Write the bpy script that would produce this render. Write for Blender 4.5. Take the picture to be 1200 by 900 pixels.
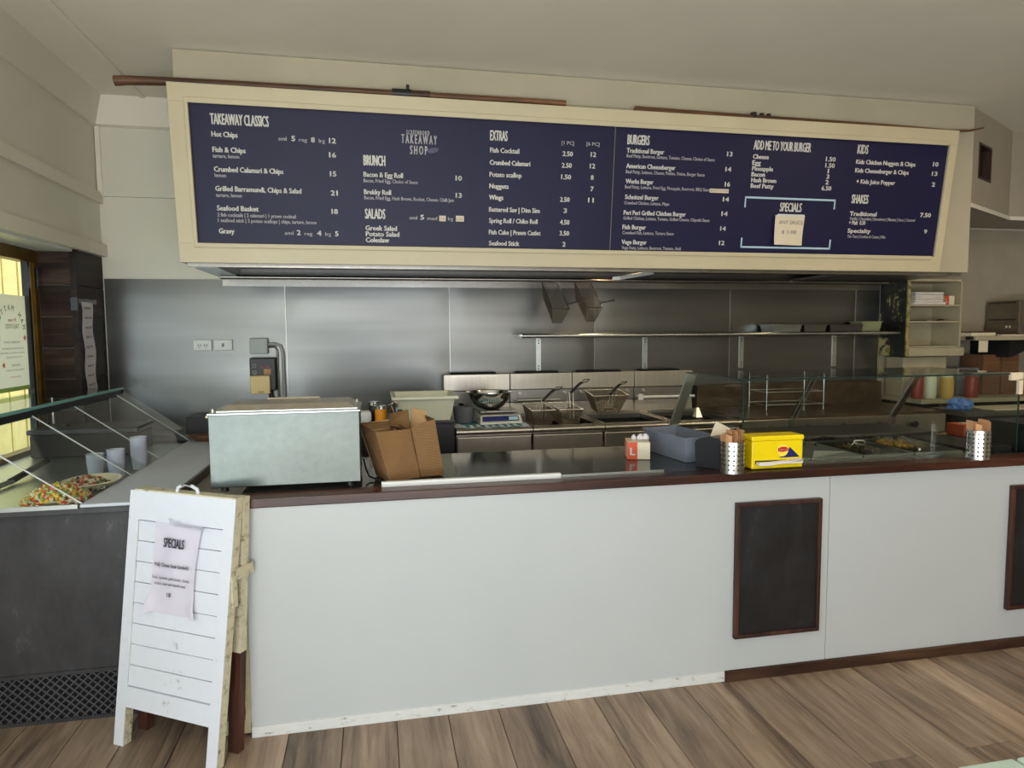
import bpy, bmesh, math, random
from mathutils import Vector, Matrix
random.seed(7)
for o in list(bpy.data.objects): bpy.data.objects.remove(o)
SC = bpy.context.scene; COL = SC.collection
PI = math.pi

# ---------------------------------------------------------------- camera
cd = bpy.data.cameras.new('camera'); cam = bpy.data.objects.new('camera', cd); COL.objects.link(cam)
cd.sensor_fit = 'HORIZONTAL'; cd.sensor_width = 36.0; cd.lens = 792.8 / 1200 * 36.0
cd.clip_start = 0.05; cd.clip_end = 200
def cam_matrix(yaw, pitch, roll, loc):
    f = Vector((math.sin(yaw)*math.cos(pitch), math.cos(yaw)*math.cos(pitch), -math.sin(pitch)))
    r = Vector((math.cos(yaw), -math.sin(yaw), 0)); u = r.cross(f)
    r2 = r*math.cos(roll) + u*math.sin(roll); u2 = -r*math.sin(roll) + u*math.cos(roll)
    m = Matrix((r2, u2, -f)).transposed().to_4x4(); m.translation = loc
    return m
cam.matrix_world = cam_matrix(math.radians(11.56), math.radians(4.462), math.radians(-0.380), Vector((0, 0, 1.65)))
SC.camera = cam

# ---------------------------------------------------------------- world, lights, exposure
SC.view_settings.view_transform = 'Standard'; SC.view_settings.look = 'None'
SC.view_settings.gamma = 1.0; SC.view_settings.use_curve_mapping = False
SC.view_settings.exposure = 0.12
w = bpy.data.worlds.new('overcast_sky'); SC.world = w; w.use_nodes = True
bg = w.node_tree.nodes['Background']; bg.inputs[0].default_value = (0.80, 0.90, 1.0, 1); bg.inputs[1].default_value = 2.2
def area(name, loc, rot, sx, sy, power, color, spread=PI):
    l = bpy.data.lights.new(name, 'AREA'); l.shape = 'RECTANGLE'; l.size = sx; l.size_y = sy
    l.energy = power; l.color = color; l.spread = spread
    o = bpy.data.objects.new(name, l); COL.objects.link(o); o.location = loc; o.rotation_euler = rot
    o['kind'] = 'structure'
    return o
# daylight through the shopfront glass behind the camera (towards the left) and from the left side
area('daylight_shopfront', (0.75, -2.75, 1.4), (PI/2+0.4, 0, 0), 5.2, 2.3, 40, (0.88, 0.94, 1.0))
area('daylight_side_glass', (-2.0, -0.9, 1.15), (0, -PI/2-0.5, 0), 1.9, 3.2, 110, (0.76, 0.90, 1.0))
area('pavement_bounce_fill', (0.3, -2.7, 0.22), (PI/2+1.05, 0, 0), 4.4, 0.5, 112, (1.0, 0.97, 0.94))  # added low lamp, tilted up to brighten the ceiling
sl = bpy.data.lights.new('sun', 'SUN'); sl.energy = 2.6; sl.angle = 0.02; sl.color = (1, 0.93, 0.80)
so = bpy.data.objects.new('sun', sl); COL.objects.link(so); so['kind'] = 'structure'
so.rotation_euler = Vector((-0.34, 0.2, -1.0)).to_track_quat('-Z', 'Y').to_euler()

# ---------------------------------------------------------------- materials
def C(r, g, b):
    f = lambda c: (c/255/12.92) if c/255 <= 0.04045 else ((c/255+0.055)/1.055)**2.4
    return (f(r), f(g), f(b), 1)
class N:
    def __init__(s, name):
        s.m = bpy.data.materials.new(name); s.m.use_nodes = True; s.t = s.m.node_tree
        s.b = s.t.nodes['Principled BSDF']
    def n(s, kind, **kw):
        x = s.t.nodes.new(kind)
        for k, v in kw.items():
            if k in x.inputs: x.inputs[k].default_value = v
            else: setattr(x, k, v)
        return x
    def l(s, a, b): s.t.links.new(a, b)
    def coord(s, scale=(1, 1, 1), rnd=False):
        tc = s.n('ShaderNodeTexCoord'); mp = s.n('ShaderNodeMapping'); mp.inputs['Scale'].default_value = scale
        s.l(tc.outputs['Object'], mp.inputs['Vector'])
        if rnd:
            oi = s.n('ShaderNodeObjectInfo'); mu = s.n('ShaderNodeMath', operation='MULTIPLY'); mu.inputs[1].default_value = 37.0
            s.l(oi.outputs['Random'], mu.inputs[0]); cx = s.n('ShaderNodeCombineXYZ')
            s.l(mu.outputs[0], cx.inputs[0]); s.l(mu.outputs[0], cx.inputs[1]); s.l(mu.outputs[0], cx.inputs[2])
            s.l(cx.outputs[0], mp.inputs['Location'])
        return mp.outputs[0]
    def noise(s, vec, scale, detail=4, rough=0.55, dist=0.0):
        x = s.n('ShaderNodeTexNoise'); x.inputs['Scale'].default_value = scale; x.inputs['Detail'].default_value = detail
        x.inputs['Roughness'].default_value = rough; x.inputs['Distortion'].default_value = dist
        s.l(vec, x.inputs['Vector']); return x.outputs['Fac']
    def ramp(s, fac, stops):
        r = s.n('ShaderNodeValToRGB'); e = r.color_ramp.elements
        while len(e) < len(stops): e.new(0.5)
        for i, (p, c) in enumerate(stops): e[i].position = p; e[i].color = c if len(c) == 4 else (*c, 1)
        s.l(fac, r.inputs[0]); return r.outputs[0]
    def bump(s, h, strength=0.2, dist=0.01):
        b = s.n('ShaderNodeBump'); b.inputs['Strength'].default_value = strength; b.inputs['Distance'].default_value = dist
        s.l(h, b.inputs['Height']); s.l(b.outputs[0], s.b.inputs['Normal'])
def plain(name, col, rough=0.5, metal=0.0, var=0.06, scale=6.0, bump=0.0, spec=0.5):
    a = N(name); v = a.coord(rnd=True); f = a.noise(v, scale)
    lo = tuple(max(0, c*(1-var*2.0)) for c in col[:3]) + (1,); hi = tuple(min(1, c*(1+var*1.2)) for c in col[:3]) + (1,)
    a.l(a.ramp(f, [(0.3, lo), (0.7, hi)]), a.b.inputs['Base Color'])
    a.b.inputs['Roughness'].default_value = rough; a.b.inputs['Metallic'].default_value = metal
    a.b.inputs['Specular IOR Level'].default_value = spec
    if bump: a.bump(a.noise(v, scale*8), bump, 0.003)
    return a.m
def steel(name, col, rough=0.28, wave=0.0, stretch=(1, 1, 1), wscale=1.5):
    a = N(name); v = a.coord(stretch)
    f = a.noise(v, 30, 3); a.l(a.ramp(f, [(0.25, tuple(c*0.85 for c in col[:3])), (0.8, col)]), a.b.inputs['Base Color'])
    a.b.inputs['Metallic'].default_value = 1.0
    v2 = a.coord(); r = a.noise(v2, 3.0, 5)
    mr = a.n('ShaderNodeMapRange'); mr.inputs[3].default_value = rough*0.8; mr.inputs[4].default_value = rough*1.35
    a.l(r, mr.inputs[0]); a.l(mr.outputs[0], a.b.inputs['Roughness'])
    if wave:
        v3 = a.coord((1, 1, 2.2)); a.bump(a.noise(v3, wscale, 1, 0.3, 0.4), wave, 0.06)
    return a.m
def wood(name, dark, mid, light, along='Y', rough=0.45, scale=3.0, bump=0.15):
    a = N(name); s = {'X': (0.12, 1, 1), 'Y': (1, 0.09, 1), 'Z': (1, 1, 0.12)}[along]
    v = a.coord(s, rnd=True); f = a.noise(v, scale*6, 6, 0.62, 0.6)
    v2 = a.coord(s, rnd=True); f2 = a.noise(v2, scale*1.3, 3, 0.5, 0.8)
    mx = a.n('ShaderNodeMath', operation='MULTIPLY_ADD'); mx.inputs[1].default_value = 0.5
    a.l(f, mx.inputs[0]); h = a.n('ShaderNodeMath', operation='MULTIPLY'); h.inputs[1].default_value = 0.5
    a.l(f2, h.inputs[0]); a.l(h.outputs[0], mx.inputs[2])
    c = a.ramp(mx.outputs[0], [(0.34, dark), (0.5, mid), (0.64, light)])
    oi = a.n('ShaderNodeObjectInfo'); hs = a.n('ShaderNodeHueSaturation'); mr = a.n('ShaderNodeMapRange')
    mr.inputs[3].default_value = 0.80; mr.inputs[4].default_value = 1.2
    a.l(oi.outputs['Random'], mr.inputs[0]); a.l(mr.outputs[0], hs.inputs['Value']); a.l(c, hs.inputs['Color'])
    a.l(hs.outputs[0], a.b.inputs['Base Color']); a.b.inputs['Roughness'].default_value = rough
    a.bump(f, bump, 0.004); return a.m

def wallsteel():
    a = N('steel_wall_sheet'); v = a.coord((0.25, 1, 3.0)); f = a.noise(v, 2.2, 2, 0.4)
    a.l(a.ramp(f, [(0.3, (0.16, 0.161, 0.153, 1)), (0.7, (0.22, 0.221, 0.210, 1))]), a.b.inputs['Base Color'])
    a.b.inputs['Metallic'].default_value = 1.0; a.b.inputs['Roughness'].default_value = 0.32; return a.m
def glassmat(name, tint=(0.93, 0.97, 0.96), rough=0.0, refl=1.45, haze=0.0):
    a = N(name); t = a.t; t.nodes.remove(a.b)
    tr = a.n('ShaderNodeBsdfTransparent'); tr.inputs[0].default_value = (*tint, 1)
    gl = a.n('ShaderNodeBsdfGlossy'); gl.inputs['Roughness'].default_value = rough
    fr = a.n('ShaderNodeFresnel'); fr.inputs['IOR'].default_value = refl
    ge = a.n('ShaderNodeNewGeometry'); sb = a.n('ShaderNodeMath', operation='SUBTRACT'); sb.inputs[0].default_value = 1.0
    a.l(ge.outputs['Backfacing'], sb.inputs[1]); ml = a.n('ShaderNodeMath', operation='MULTIPLY'); a.l(fr.outputs[0], ml.inputs[0]); a.l(sb.outputs[0], ml.inputs[1])
    mx = a.n('ShaderNodeMixShader'); a.l(ml.outputs[0], mx.inputs[0]); a.l(tr.outputs[0], mx.inputs[1]); a.l(gl.outputs[0], mx.inputs[2])
    out = t.nodes['Material Output']; last = mx.outputs[0]
    if haze:
        df = a.n('ShaderNodeBsdfDiffuse'); df.inputs[0].default_value = (0.85, 0.88, 0.95, 1)
        m2 = a.n('ShaderNodeMixShader'); m2.inputs[0].default_value = haze; a.l(last, m2.inputs[1]); a.l(df.outputs[0], m2.inputs[2]); last = m2.outputs[0]
    a.l(last, out.inputs[0]); return a.m

M = {}
M['paint_white'] = plain('white_wall_paint', C(230, 225, 208), 0.55, var=0.03, scale=1.5)
M['paint_grey'] = plain('grey_white_wall_paint', C(220, 218, 202), 0.5, var=0.03, scale=1.2)
M['ceiling'] = plain('ceiling_paint', C(236, 229, 214), 0.7, var=0.03, scale=1.0)
M['cream'] = plain('cream_frame_paint', C(200, 188, 156), 0.4, var=0.03, scale=2.5)
M['fascia'] = plain('fascia_paint', C(182, 173, 150), 0.45, var=0.04, scale=2.0)
M['kitchen_wall'] = plain('grey_beige_kitchen_paint', C(168, 158, 140), 0.5, var=0.03)
M['plank'] = wood('grey_brown_floor_plank', C(78, 64, 54), C(140, 120, 102), C(172, 152, 132), 'Y', 0.45, 4.0, 0.25)
M['subfloor'] = plain('dark_floor_joint', C(40, 34, 28), 0.8)
M['kfloor'] = plain('pale_kitchen_floor', C(150, 140, 128), 0.5)  # pale tone put in to bounce light onto the fryer doors
M['dwood'] = wood('dark_brown_wall_plank', C(22, 16, 13), C(50, 38, 32), C(84, 65, 54), 'X', 0.6, 3.4, 0.15)
M['dwood2'] = wood('very_dark_plank', C(26, 21, 20), C(44, 35, 33), C(62, 50, 46), 'Y', 0.5, 2.2, 0.1)
M['bar_wood'] = wood('red_brown_counter_wood', C(34, 17, 12), C(66, 34, 25), C(98, 56, 42), 'X', 0.32, 3.0, 0.1)
M['skirt_wood'] = wood('dark_brown_skirting', C(38, 26, 20), C(66, 46, 36), C(92, 68, 52), 'X', 0.5, 3.0, 0.15)
M['laminate'] = plain('white_glossy_laminate', C(186, 191, 193), 0.14, var=0.015, scale=1.0)
M['white_trim'] = plain('white_strip', C(225, 226, 224), 0.35, var=0.02)
M['old_cream'] = plain('aged_cream_timber', C(206, 200, 160), 0.6, var=0.1, scale=14)
M['steel_wall'] = wallsteel()
M['steel'] = steel('brushed_steel', (0.40, 0.38, 0.345, 1), 0.28, 0.12)
M['steel_b'] = steel('brushed_steel_streaked', (0.66, 0.61, 0.52, 1), 0.30, 0.10, (1, 1, 0.08))
M['steel_d'] = steel('dull_dark_steel', (0.22, 0.21, 0.20, 1), 0.38, 0.1)
M['steel_lt'] = steel('light_cool_steel', (0.62, 0.66, 0.64, 1), 0.30, 0.12)
M['chrome'] = plain('polished_steel', (0.78, 0.78, 0.76, 1), 0.12, 1.0, 0.02)
M['wire'] = plain('basket_wire', (0.20, 0.165, 0.11, 1), 0.5, 0.5, 0.1)
M['black'] = plain('black_plastic', C(24, 25, 28), 0.4, var=0.1)
M['black_m'] = plain('black_matt', C(14, 14, 15), 0.85, var=0.1)
M['hood_dark'] = plain('dark_hood_metal', C(34, 31, 27), 0.5, 0.3, 0.2, 10)  # dark tone shared by the hood's inside, filters and front gutter
M['worktop'] = plain('polished_dark_worktop', C(46, 50, 50), 0.11, 0.0, 0.02, 1.0, spec=0.45)
M['grey_bin'] = plain('blue_grey_plastic', C(128, 134, 150), 0.35, var=0.03)
M['grey_pl'] = plain('grey_plastic', C(112, 114, 116), 0.45)
M['white_pl'] = plain('cream_white_plastic', C(226, 224, 205), 0.35, var=0.03)
M['outlet'] = plain('outlet_white', C(222, 224, 220), 0.35, var=0.01)
M['box_grey'] = plain('junction_grey', C(170, 175, 172), 0.4, var=0.02)
M['yellow'] = plain('yellow_tin', C(244, 216, 10), 0.3, var=0.02)
M['navy'] = plain('navy_print', C(26, 34, 104), 0.4, var=0.02)
M['red'] = plain('red_print', C(206, 40, 34), 0.4, var=0.02)
M['orange'] = plain('orange_plastic', C(250, 160, 20), 0.4, var=0.02)
M['box_red'] = plain('orange_red_card', C(214, 84, 52), 0.55, var=0.03)
M['box_cream'] = plain('cream_card', C(226, 216, 188), 0.6, var=0.03)
M['paper'] = plain('white_paper', C(228, 222, 226), 0.8, var=0.02)
M['paper_note'] = plain('cream_note_paper', C(222, 208, 182), 0.8, var=0.02)
M['ink'] = plain('dark_ink', C(60, 60, 72), 0.8, var=0.02)
M['ink_l'] = plain('grey_ink', C(130, 132, 142), 0.8, var=0.02)
M['pink'] = plain('pink_print', C(232, 140, 125), 0.8, var=0.02)
M['green_ink'] = plain('green_print', C(96, 160, 120), 0.8, var=0.02)
M['tape'] = plain('clear_tape', C(214, 214, 210), 0.3, var=0.02)
M['menu_blue'] = plain('navy_menu_sheet', C(25, 25, 60), 0.45, var=0.05, scale=0.8, spec=0.3)
M['menu_white'] = plain('white_lettering', C(236, 234, 226), 0.5, var=0.01)
M['menu_grey'] = plain('grey_lettering', C(206, 202, 204), 0.5, var=0.01)
M['menu_dim'] = plain('dim_print', C(78, 78, 108), 0.5, var=0.01)
M['pale_blue'] = plain('pale_blue_line', C(178, 206, 222), 0.5, var=0.01)
M['kraft'] = plain('kraft_paper', C(196, 150, 108), 0.8, var=0.1, scale=20)
M['bronze'] = plain('bronze_window_frame', C(120, 92, 34), 0.35, 0.5, 0.15, 10)
M['gold'] = plain('pale_frame_edge', C(214, 194, 130), 0.4, 0.2, 0.05)
M['fence'] = plain('cream_fence_board', C(222, 196, 122), 0.7, var=0.08, scale=8)
M['leaf'] = plain('green_leaf', C(84, 128, 52), 0.6, var=0.3, scale=8)
M['grass'] = plain('green_ground', C(120, 150, 70), 0.9, var=0.2, scale=4)
M['cab'] = None
M['mint'] = plain('mint_table_paint', C(186, 208, 200), 0.4, var=0.03)
M['bread'] = plain('beige_dish', C(232, 222, 190), 0.4, var=0.04)
M['teal'] = plain('teal_cloth', C(74, 150, 160), 0.9, var=0.05, scale=20)
M['cloth_w'] = plain('white_cloth', C(228, 236, 236), 0.9, var=0.03, scale=20)
M['cardboard_in'] = plain('light_cardboard_inside', C(206, 170, 126), 0.8, var=0.05)
M['brown_leg'] = wood('red_brown_leg', C(30, 16, 11), C(56, 30, 21), C(84, 48, 33), 'Z', 0.5, 4.0)
M['glass'] = glassmat('clear_glass', (0.93, 0.96, 0.95))
M['glass_g'] = glassmat('greenish_case_glass', (0.94, 0.97, 0.955))
M['acrylic'] = glassmat('clear_acrylic', (0.93, 0.95, 0.95), 0.05, 1.42)
M['cupg'] = glassmat('clear_plastic_cup', (0.86, 0.90, 0.96), 0.15, 1.9, haze=0.4)
M['edge'] = plain('teal_glass_edge', C(120, 178, 172), 0.15, var=0.03)
M['edge_d'] = plain('dark_glass_edge', C(30, 50, 46), 0.15, var=0.03)
M['toaster'] = plain('grey_brown_oven_steel', C(128, 116, 100), 0.4, 0.6, 0.08, 14)
M['blue_bag'] = plain('blue_plastic_bag', C(96, 140, 214), 0.4, var=0.1, scale=20)

def special():
    # sandwich board: white paint, worn at the foot
    a = N('worn_white_board_paint'); v = a.coord(); f = a.noise(v, 26, 6, 0.7); f2 = a.noise(v, 5, 3)
    mu = a.n('ShaderNodeMath', operation='MULTIPLY'); a.l(f, mu.inputs[0]); a.l(f2, mu.inputs[1])
    a.l(a.ramp(mu.outputs[0], [(0.10, C(150, 145, 130)), (0.15, C(212, 216, 224)), (1.0, C(224, 228, 238))]), a.b.inputs['Base Color'])
    a.b.inputs['Roughness'].default_value = 0.5; M['board'] = a.m
    a = N('aged_cream_side_paint'); v = a.coord(); f = a.noise(v, 30, 6, 0.7)
    a.l(a.ramp(f, [(0.33, C(120, 108, 80)), (0.45, C(196, 190, 162)), (0.8, C(214, 208, 182))]), a.b.inputs['Base Color']); M['board_side'] = a.m
    # dark cabinet front with scuffs
    a = N('scuffed_charcoal_panel'); v = a.coord((1, 1, 0.5)); f = a.noise(v, 8, 7, 0.75)
    a.l(a.ramp(f, [(0.35, C(44, 44, 47)), (0.60, C(58, 58, 61)), (0.74, C(96, 96, 100))]), a.b.inputs['Base Color'])
    a.b.inputs['Roughness'].default_value = 0.42; M['cab'] = a.m
    # chalkboard with smears
    a = N('smeared_chalkboard'); v = a.coord((1, 1, 0.6)); f = a.noise(v, 6, 7, 0.7)
    a.l(a.ramp(f, [(0.4, C(20, 20, 22)), (0.6, C(34, 35, 38)), (0.75, C(72, 75, 80))]), a.b.inputs['Base Color'])
    a.b.inputs['Roughness'].default_value = 0.4; M['chalk'] = a.m
    # peeling painted panel: black soot over cream
    a = N('peeling_black_over_cream'); v = a.coord((1, 1.0, 0.6)); f = a.noise(v, 5, 8, 0.75, 0.6)
    a.l(a.ramp(f, [(0.47, C(22, 20, 17)), (0.53, C(58, 54, 42)), (0.57, C(196, 184, 120)), (1, C(214, 204, 150))]), a.b.inputs['Base Color'])
    a.b.inputs['Roughness'].default_value = 0.5; a.bump(f, 0.5, 0.01); M['peel'] = a.m
    # corrugated cardboard
    a = N('corrugated_cardboard'); v = a.coord(); wv = a.n('ShaderNodeTexWave'); wv.bands_direction = 'Z'
    wv.inputs['Scale'].default_value = 55; wv.inputs['Distortion'].default_value = 0.3; a.l(v, wv.inputs['Vector'])
    a.l(a.ramp(wv.outputs['Fac'], [(0.0, C(112, 82, 50)), (1.0, C(146, 110, 68))]), a.b.inputs['Base Color'])
    a.b.inputs['Roughness'].default_value = 0.85; a.bump(wv.outputs['Fac'], 0.5, 0.003); M['card'] = a.m
    # worn white skirting
    a = N('worn_white_skirting'); v = a.coord((1, 1, 3)); f = a.noise(v, 14, 7, 0.7)
    a.l(a.ramp(f, [(0.32, C(92, 84, 72)), (0.40, C(206, 208, 206)), (1, C(218, 222, 224))]), a.b.inputs['Base Color']); M['worn'] = a.m
special()

# ---------------------------------------------------------------- mesh helpers
class MB:
    def __init__(s): s.v = []; s.f = []; s.sm = []
    def add(s, vs, fs, smooth=False):
        o = len(s.v); s.v += [tuple(p) for p in vs]; s.f += [tuple(o+i for i in f) for f in fs]; s.sm += [smooth]*len(fs); return s
    def box(s, x0, x1, y0, y1, z0, z1, b=0.0):
        if b <= 0:
            vs = [(x, y, z) for z in (z0, z1) for y in (y0, y1) for x in (x0, x1)]
            return s.add(vs, [(0, 2, 3, 1), (4, 5, 7, 6), (0, 1, 5, 4), (2, 6, 7, 3), (0, 4, 6, 2), (1, 3, 7, 5)])
        bm = bmesh.new(); bmesh.ops.create_cube(bm, size=1)
        for v in bm.verts: v.co = Vector(((x0+x1)/2+v.co.x*(x1-x0), (y0+y1)/2+v.co.y*(y1-y0), (z0+z1)/2+v.co.z*(z1-z0)))
        bmesh.ops.bevel(bm, geom=bm.edges[:], offset=b, segments=2, affect='EDGES', profile=0.5)
        return s.bm(bm)
    def bm(s, bm, smooth=False):
        bm.verts.index_update(); s.add([v.co.copy() for v in bm.verts], [[v.index for v in f.verts] for f in bm.faces], smooth); bm.free(); return s
    def frustum(s, b, t, z0, z1):     # b, t: 4 (x, y) corners each
        vs = [(x, y, z0) for x, y in b] + [(x, y, z1) for x, y in t]
        return s.add(vs, [(3, 2, 1, 0), (4, 5, 6, 7), (0, 1, 5, 4), (1, 2, 6, 5), (2, 3, 7, 6), (3, 0, 4, 7)])
    def hexa(s, p):                   # 8 points: bottom ring 0-3, top ring 4-7
        return s.add(p, [(3, 2, 1, 0), (4, 5, 6, 7), (0, 1, 5, 4), (1, 2, 6, 5), (2, 3, 7, 6), (3, 0, 4, 7)])
    def slab(s, quad, n, t):          # quad (4 points) thickened along vector n by t
        n = Vector(n).normalized()*t; q = [Vector(p) for p in quad]
        return s.hexa([*q, *[p+n for p in q]])
    def tube(s, pts, r, n=8, closed=False, r2=None):
        pts = [Vector(p) for p in pts]; rings = []; m = len(pts); up = None
        for i, p in enumerate(pts):
            if closed: d = (pts[(i+1) % m]-pts[i-1])
            else: d = pts[min(i+1, m-1)]-pts[max(i-1, 0)]
            d = d.normalized()
            a = up if up is not None and abs(up.dot(d)) < 0.95 else (Vector((0, 0, 1)) if abs(d.z) < 0.9 else Vector((1, 0, 0)))
            x = d.cross(a).normalized(); y = d.cross(x).normalized(); up = -y if up is None else a
            rr = r if r2 is None else r+(r2-r)*i/(m-1)
            rings.append([p+(x*math.cos(2*PI*k/n)+y*math.sin(2*PI*k/n))*rr for k in range(n)])
        vs = [q for g in rings for q in g]; fs = []
        for i in range(m if closed else m-1):
            j = (i+1) % m
            for k in range(n): fs.append((i*n+k, i*n+(k+1) % n, j*n+(k+1) % n, j*n+k))
        if not closed: fs += [tuple(range(n))[::-1], tuple((m-1)*n+k for k in range(n))]
        return s.add(vs, fs, n > 6)
    def lathe(s, prof, cx=0, cy=0, n=28, ex=1.0, ey=1.0, smooth=True):
        vs = []; fs = []
        for r, z in prof:
            for k in range(n): vs.append((cx+r*ex*math.cos(2*PI*k/n), cy+r*ey*math.sin(2*PI*k/n), z))
        for i in range(len(prof)-1):
            for k in range(n): fs.append((i*n+k, i*n+(k+1) % n, (i+1)*n+(k+1) % n, (i+1)*n+k))
        if prof[0][0] > 1e-6: fs.append(tuple(range(n))[::-1])
        if prof[-1][0] > 1e-6: fs.append(tuple((len(prof)-1)*n+k for k in range(n)))
        return s.add(vs, fs, smooth)
    def build(s, name, mat, parent=None, local=False):
        me = bpy.data.meshes.new(name)
        off = Vector((0, 0, 0))
        if parent is not None and not local:
            p = parent
            while p is not None: off += p.location; p = p.parent
        me.from_pydata([tuple(Vector(v)-off) for v in s.v], [], s.f)
        me.polygons.foreach_set('use_smooth', s.sm); me.materials.append(M[mat] if isinstance(mat, str) else mat); me.update()
        if any(s.sm):
            try: me.set_sharp_from_angle(angle=0.7)
            except Exception: pass
        o = bpy.data.objects.new(name, me); COL.objects.link(o)
        if parent is not None: o.parent = parent
        return o
def B(*a, **k): return MB().box(*a, **k)
def tag(o, label, cat, group=None, kind=None):
    o['label'] = label; o['category'] = cat
    if group: o['group'] = group
    if kind: o['kind'] = kind
    return o
def thing(name, label, cat, loc=(0, 0, 0), rot=(0, 0, 0), group=None):
    o = bpy.data.objects.new(name, None); COL.objects.link(o); o.location = loc; o.rotation_euler = rot
    o.empty_display_size = 0.05
    return tag(o, label, cat, group)
def struct(o, label=None, cat='structure'):
    o['kind'] = 'structure'
    if label: o['label'] = label
    o['category'] = cat; return o
def dup(o, parent=None, loc=None, rot=None, label=None):
    c = o.copy(); COL.objects.link(c)
    if parent is not None: c.parent = parent
    if loc is not None: c.location = loc
    if rot is not None: c.rotation_euler = rot
    if label: c['label'] = label
    for ch in list(o.children): dup(ch, c)
    return c

def letters(o): o['kind'] = 'stuff'; return o
def text_data(s, width, cap, bold=0.0, align='L'):
    cu = bpy.data.curves.new('t', 'FONT'); cu.body = s; cu.size = 1.0; cu.offset = bold; cu.resolution_u = 2
    ob = bpy.data.objects.new('t', cu); me = ob.to_mesh()
    vs = [v.co.copy() for v in me.vertices]; fs = [tuple(p.vertices) for p in me.polygons]
    ob.to_mesh_clear(); bpy.data.objects.remove(ob); bpy.data.curves.remove(cu)
    if not vs: return [], []
    x0 = min(v.x for v in vs); x1 = max(v.x for v in vs); sx = width/(x1-x0) if width else cap/0.73
    sy = cap/0.73
    return [((v.x-x0)*sx, v.y*sy) for v in vs], fs
def put_text(mb, s, origin, ux, uy, width, cap, bold=0.0):
    vs, fs = text_data(s, width, cap, 0.0)
    if s == '1': vs = [(a*0.5+width*0.2, b) for a, b in vs]
    o = Vector(origin); ux = Vector(ux); uy = Vector(uy); k = min(cap*bold, (width or cap)/max(1, len(s))*0.10)
    for dx, dy in (((0, 0),) if bold <= 0 else ((-k, 0), (k, 0), (0, k*0.6), (0, -k*0.6))):
        mb.add([o+ux*(a+dx)+uy*(b+dy) for a, b in vs], fs)
    return mb
M['brown_pole'] = wood('brown_pole_wood', C(44, 28, 16), C(96, 62, 36), C(132, 92, 56), 'X', 0.5, 4.0)
M['beige_cover'] = plain('beige_cover_plastic', C(232, 206, 140), 0.4, var=0.02)
M['leaf_pale'] = plain('pale_green_plastic', C(158, 160, 118), 0.4, var=0.03)
M['grille'] = plain('grille_grey', C(74, 74, 80), 0.4)
M['steel_ledge'] = plain('ledge_reflection_grey', C(192, 196, 204), 0.4, 0.0, 0.02)  # pale non-metal colour stands in for light reflected by the ledge
M['steel_warm'] = steel('stained_box_steel', (0.145, 0.165, 0.152, 1), 0.34, 0.1)
M['edge_l'] = plain('pale_pane_edge', C(190, 194, 190), 0.2, var=0.02)
M['glass_top'] = glassmat('pale_top_glass', (0.90, 0.95, 0.94), 0.02, 1.6)
M['paper_b'] = plain('bright_white_paper', C(206, 202, 214), 0.7, var=0.01)
M['tomato'] = plain('tomato_red', C(214, 70, 40), 0.35, var=0.15, scale=30)
M['corn'] = plain('corn_yellow', C(240, 190, 70), 0.4, var=0.1, scale=30)
M['lettuce'] = plain('salad_green', C(150, 170, 80), 0.5, var=0.2, scale=30)
M['onion'] = plain('pale_salad_cream', C(240, 228, 190), 0.4, var=0.08, scale=30)
M['olive'] = plain('olive_dark', C(70, 60, 40), 0.3, var=0.1, scale=30)
M['fried'] = plain('fried_golden', C(206, 148, 66), 0.7, var=0.15, scale=30)
M['leaf_lime'] = plain('lime_print', C(176, 212, 110), 0.7, var=0.03)
M['yellow_pale'] = plain('pale_yellow_print', C(250, 226, 80), 0.4, var=0.02)
M['chrome_b'] = steel('holder_steel', (0.66, 0.64, 0.60, 1), 0.24)
M['acrylic_e'] = glassmat('acrylic_post', (0.75, 0.78, 0.78), 0.05, 1.8)
M['oil'] = plain('dark_fryer_oil', C(26, 18, 12), 0.08, 0.0, 0.05)
M['wire_b'] = plain('bright_basket_rim', (0.66, 0.62, 0.52, 1), 0.25, 1.0, 0.05)
M['tub_white'] = plain('milky_tub_plastic', C(222, 222, 196), 0.4, var=0.03)
M['griddle'] = plain('brown_stained_griddle', C(92, 74, 56), 0.35, 0.4, 0.25, 8)
M['peel_edge'] = plain('chipped_cream_edge', C(176, 160, 100), 0.6, var=0.35, scale=30)
M['old_paint'] = plain('old_cream_board_paint', C(180, 170, 142), 0.55, var=0.05, scale=6)
M['cloth_dim'] = plain('white_towel', C(226, 220, 212), 0.95, var=0.04, scale=20, bump=0.3)
M['brown_card'] = plain('dark_brown_carton', C(118, 82, 56), 0.8, var=0.06)
M['dull_red'] = plain('dull_red_plastic', C(140, 50, 40), 0.4, var=0.05)
M['mustard'] = plain('mustard_plastic', C(204, 168, 88), 0.5, var=0.05)
M['pale_green_card'] = plain('pale_green_carton', C(206, 214, 170), 0.6, var=0.06)
_b = N('glowing_bulb'); _b.b.inputs['Emission Color'].default_value = (1, 0.7, 0.36, 1); _b.b.inputs['Emission Strength'].default_value = 12; M['bulb_glow'] = _b.m
_b = N('fill_bulb_glow'); _b.b.inputs['Emission Color'].default_value = (1, 0.9, 0.72, 1); _b.b.inputs['Emission Strength'].default_value = 4; M['fill_glow'] = _b.m  # emission of the added fill bulbs
M['infill'] = plain('grey_brown_infill', C(132, 126, 116), 0.5)
M['corn_d'] = plain('dull_yellow_food', C(170, 140, 66), 0.6, var=0.15, scale=30)
M['fried_d'] = plain('dull_brown_food', C(128, 98, 60), 0.7, var=0.15, scale=30)
M['bread_d'] = plain('dull_pale_food', C(150, 138, 108), 0.7, var=0.1, scale=30)
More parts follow.
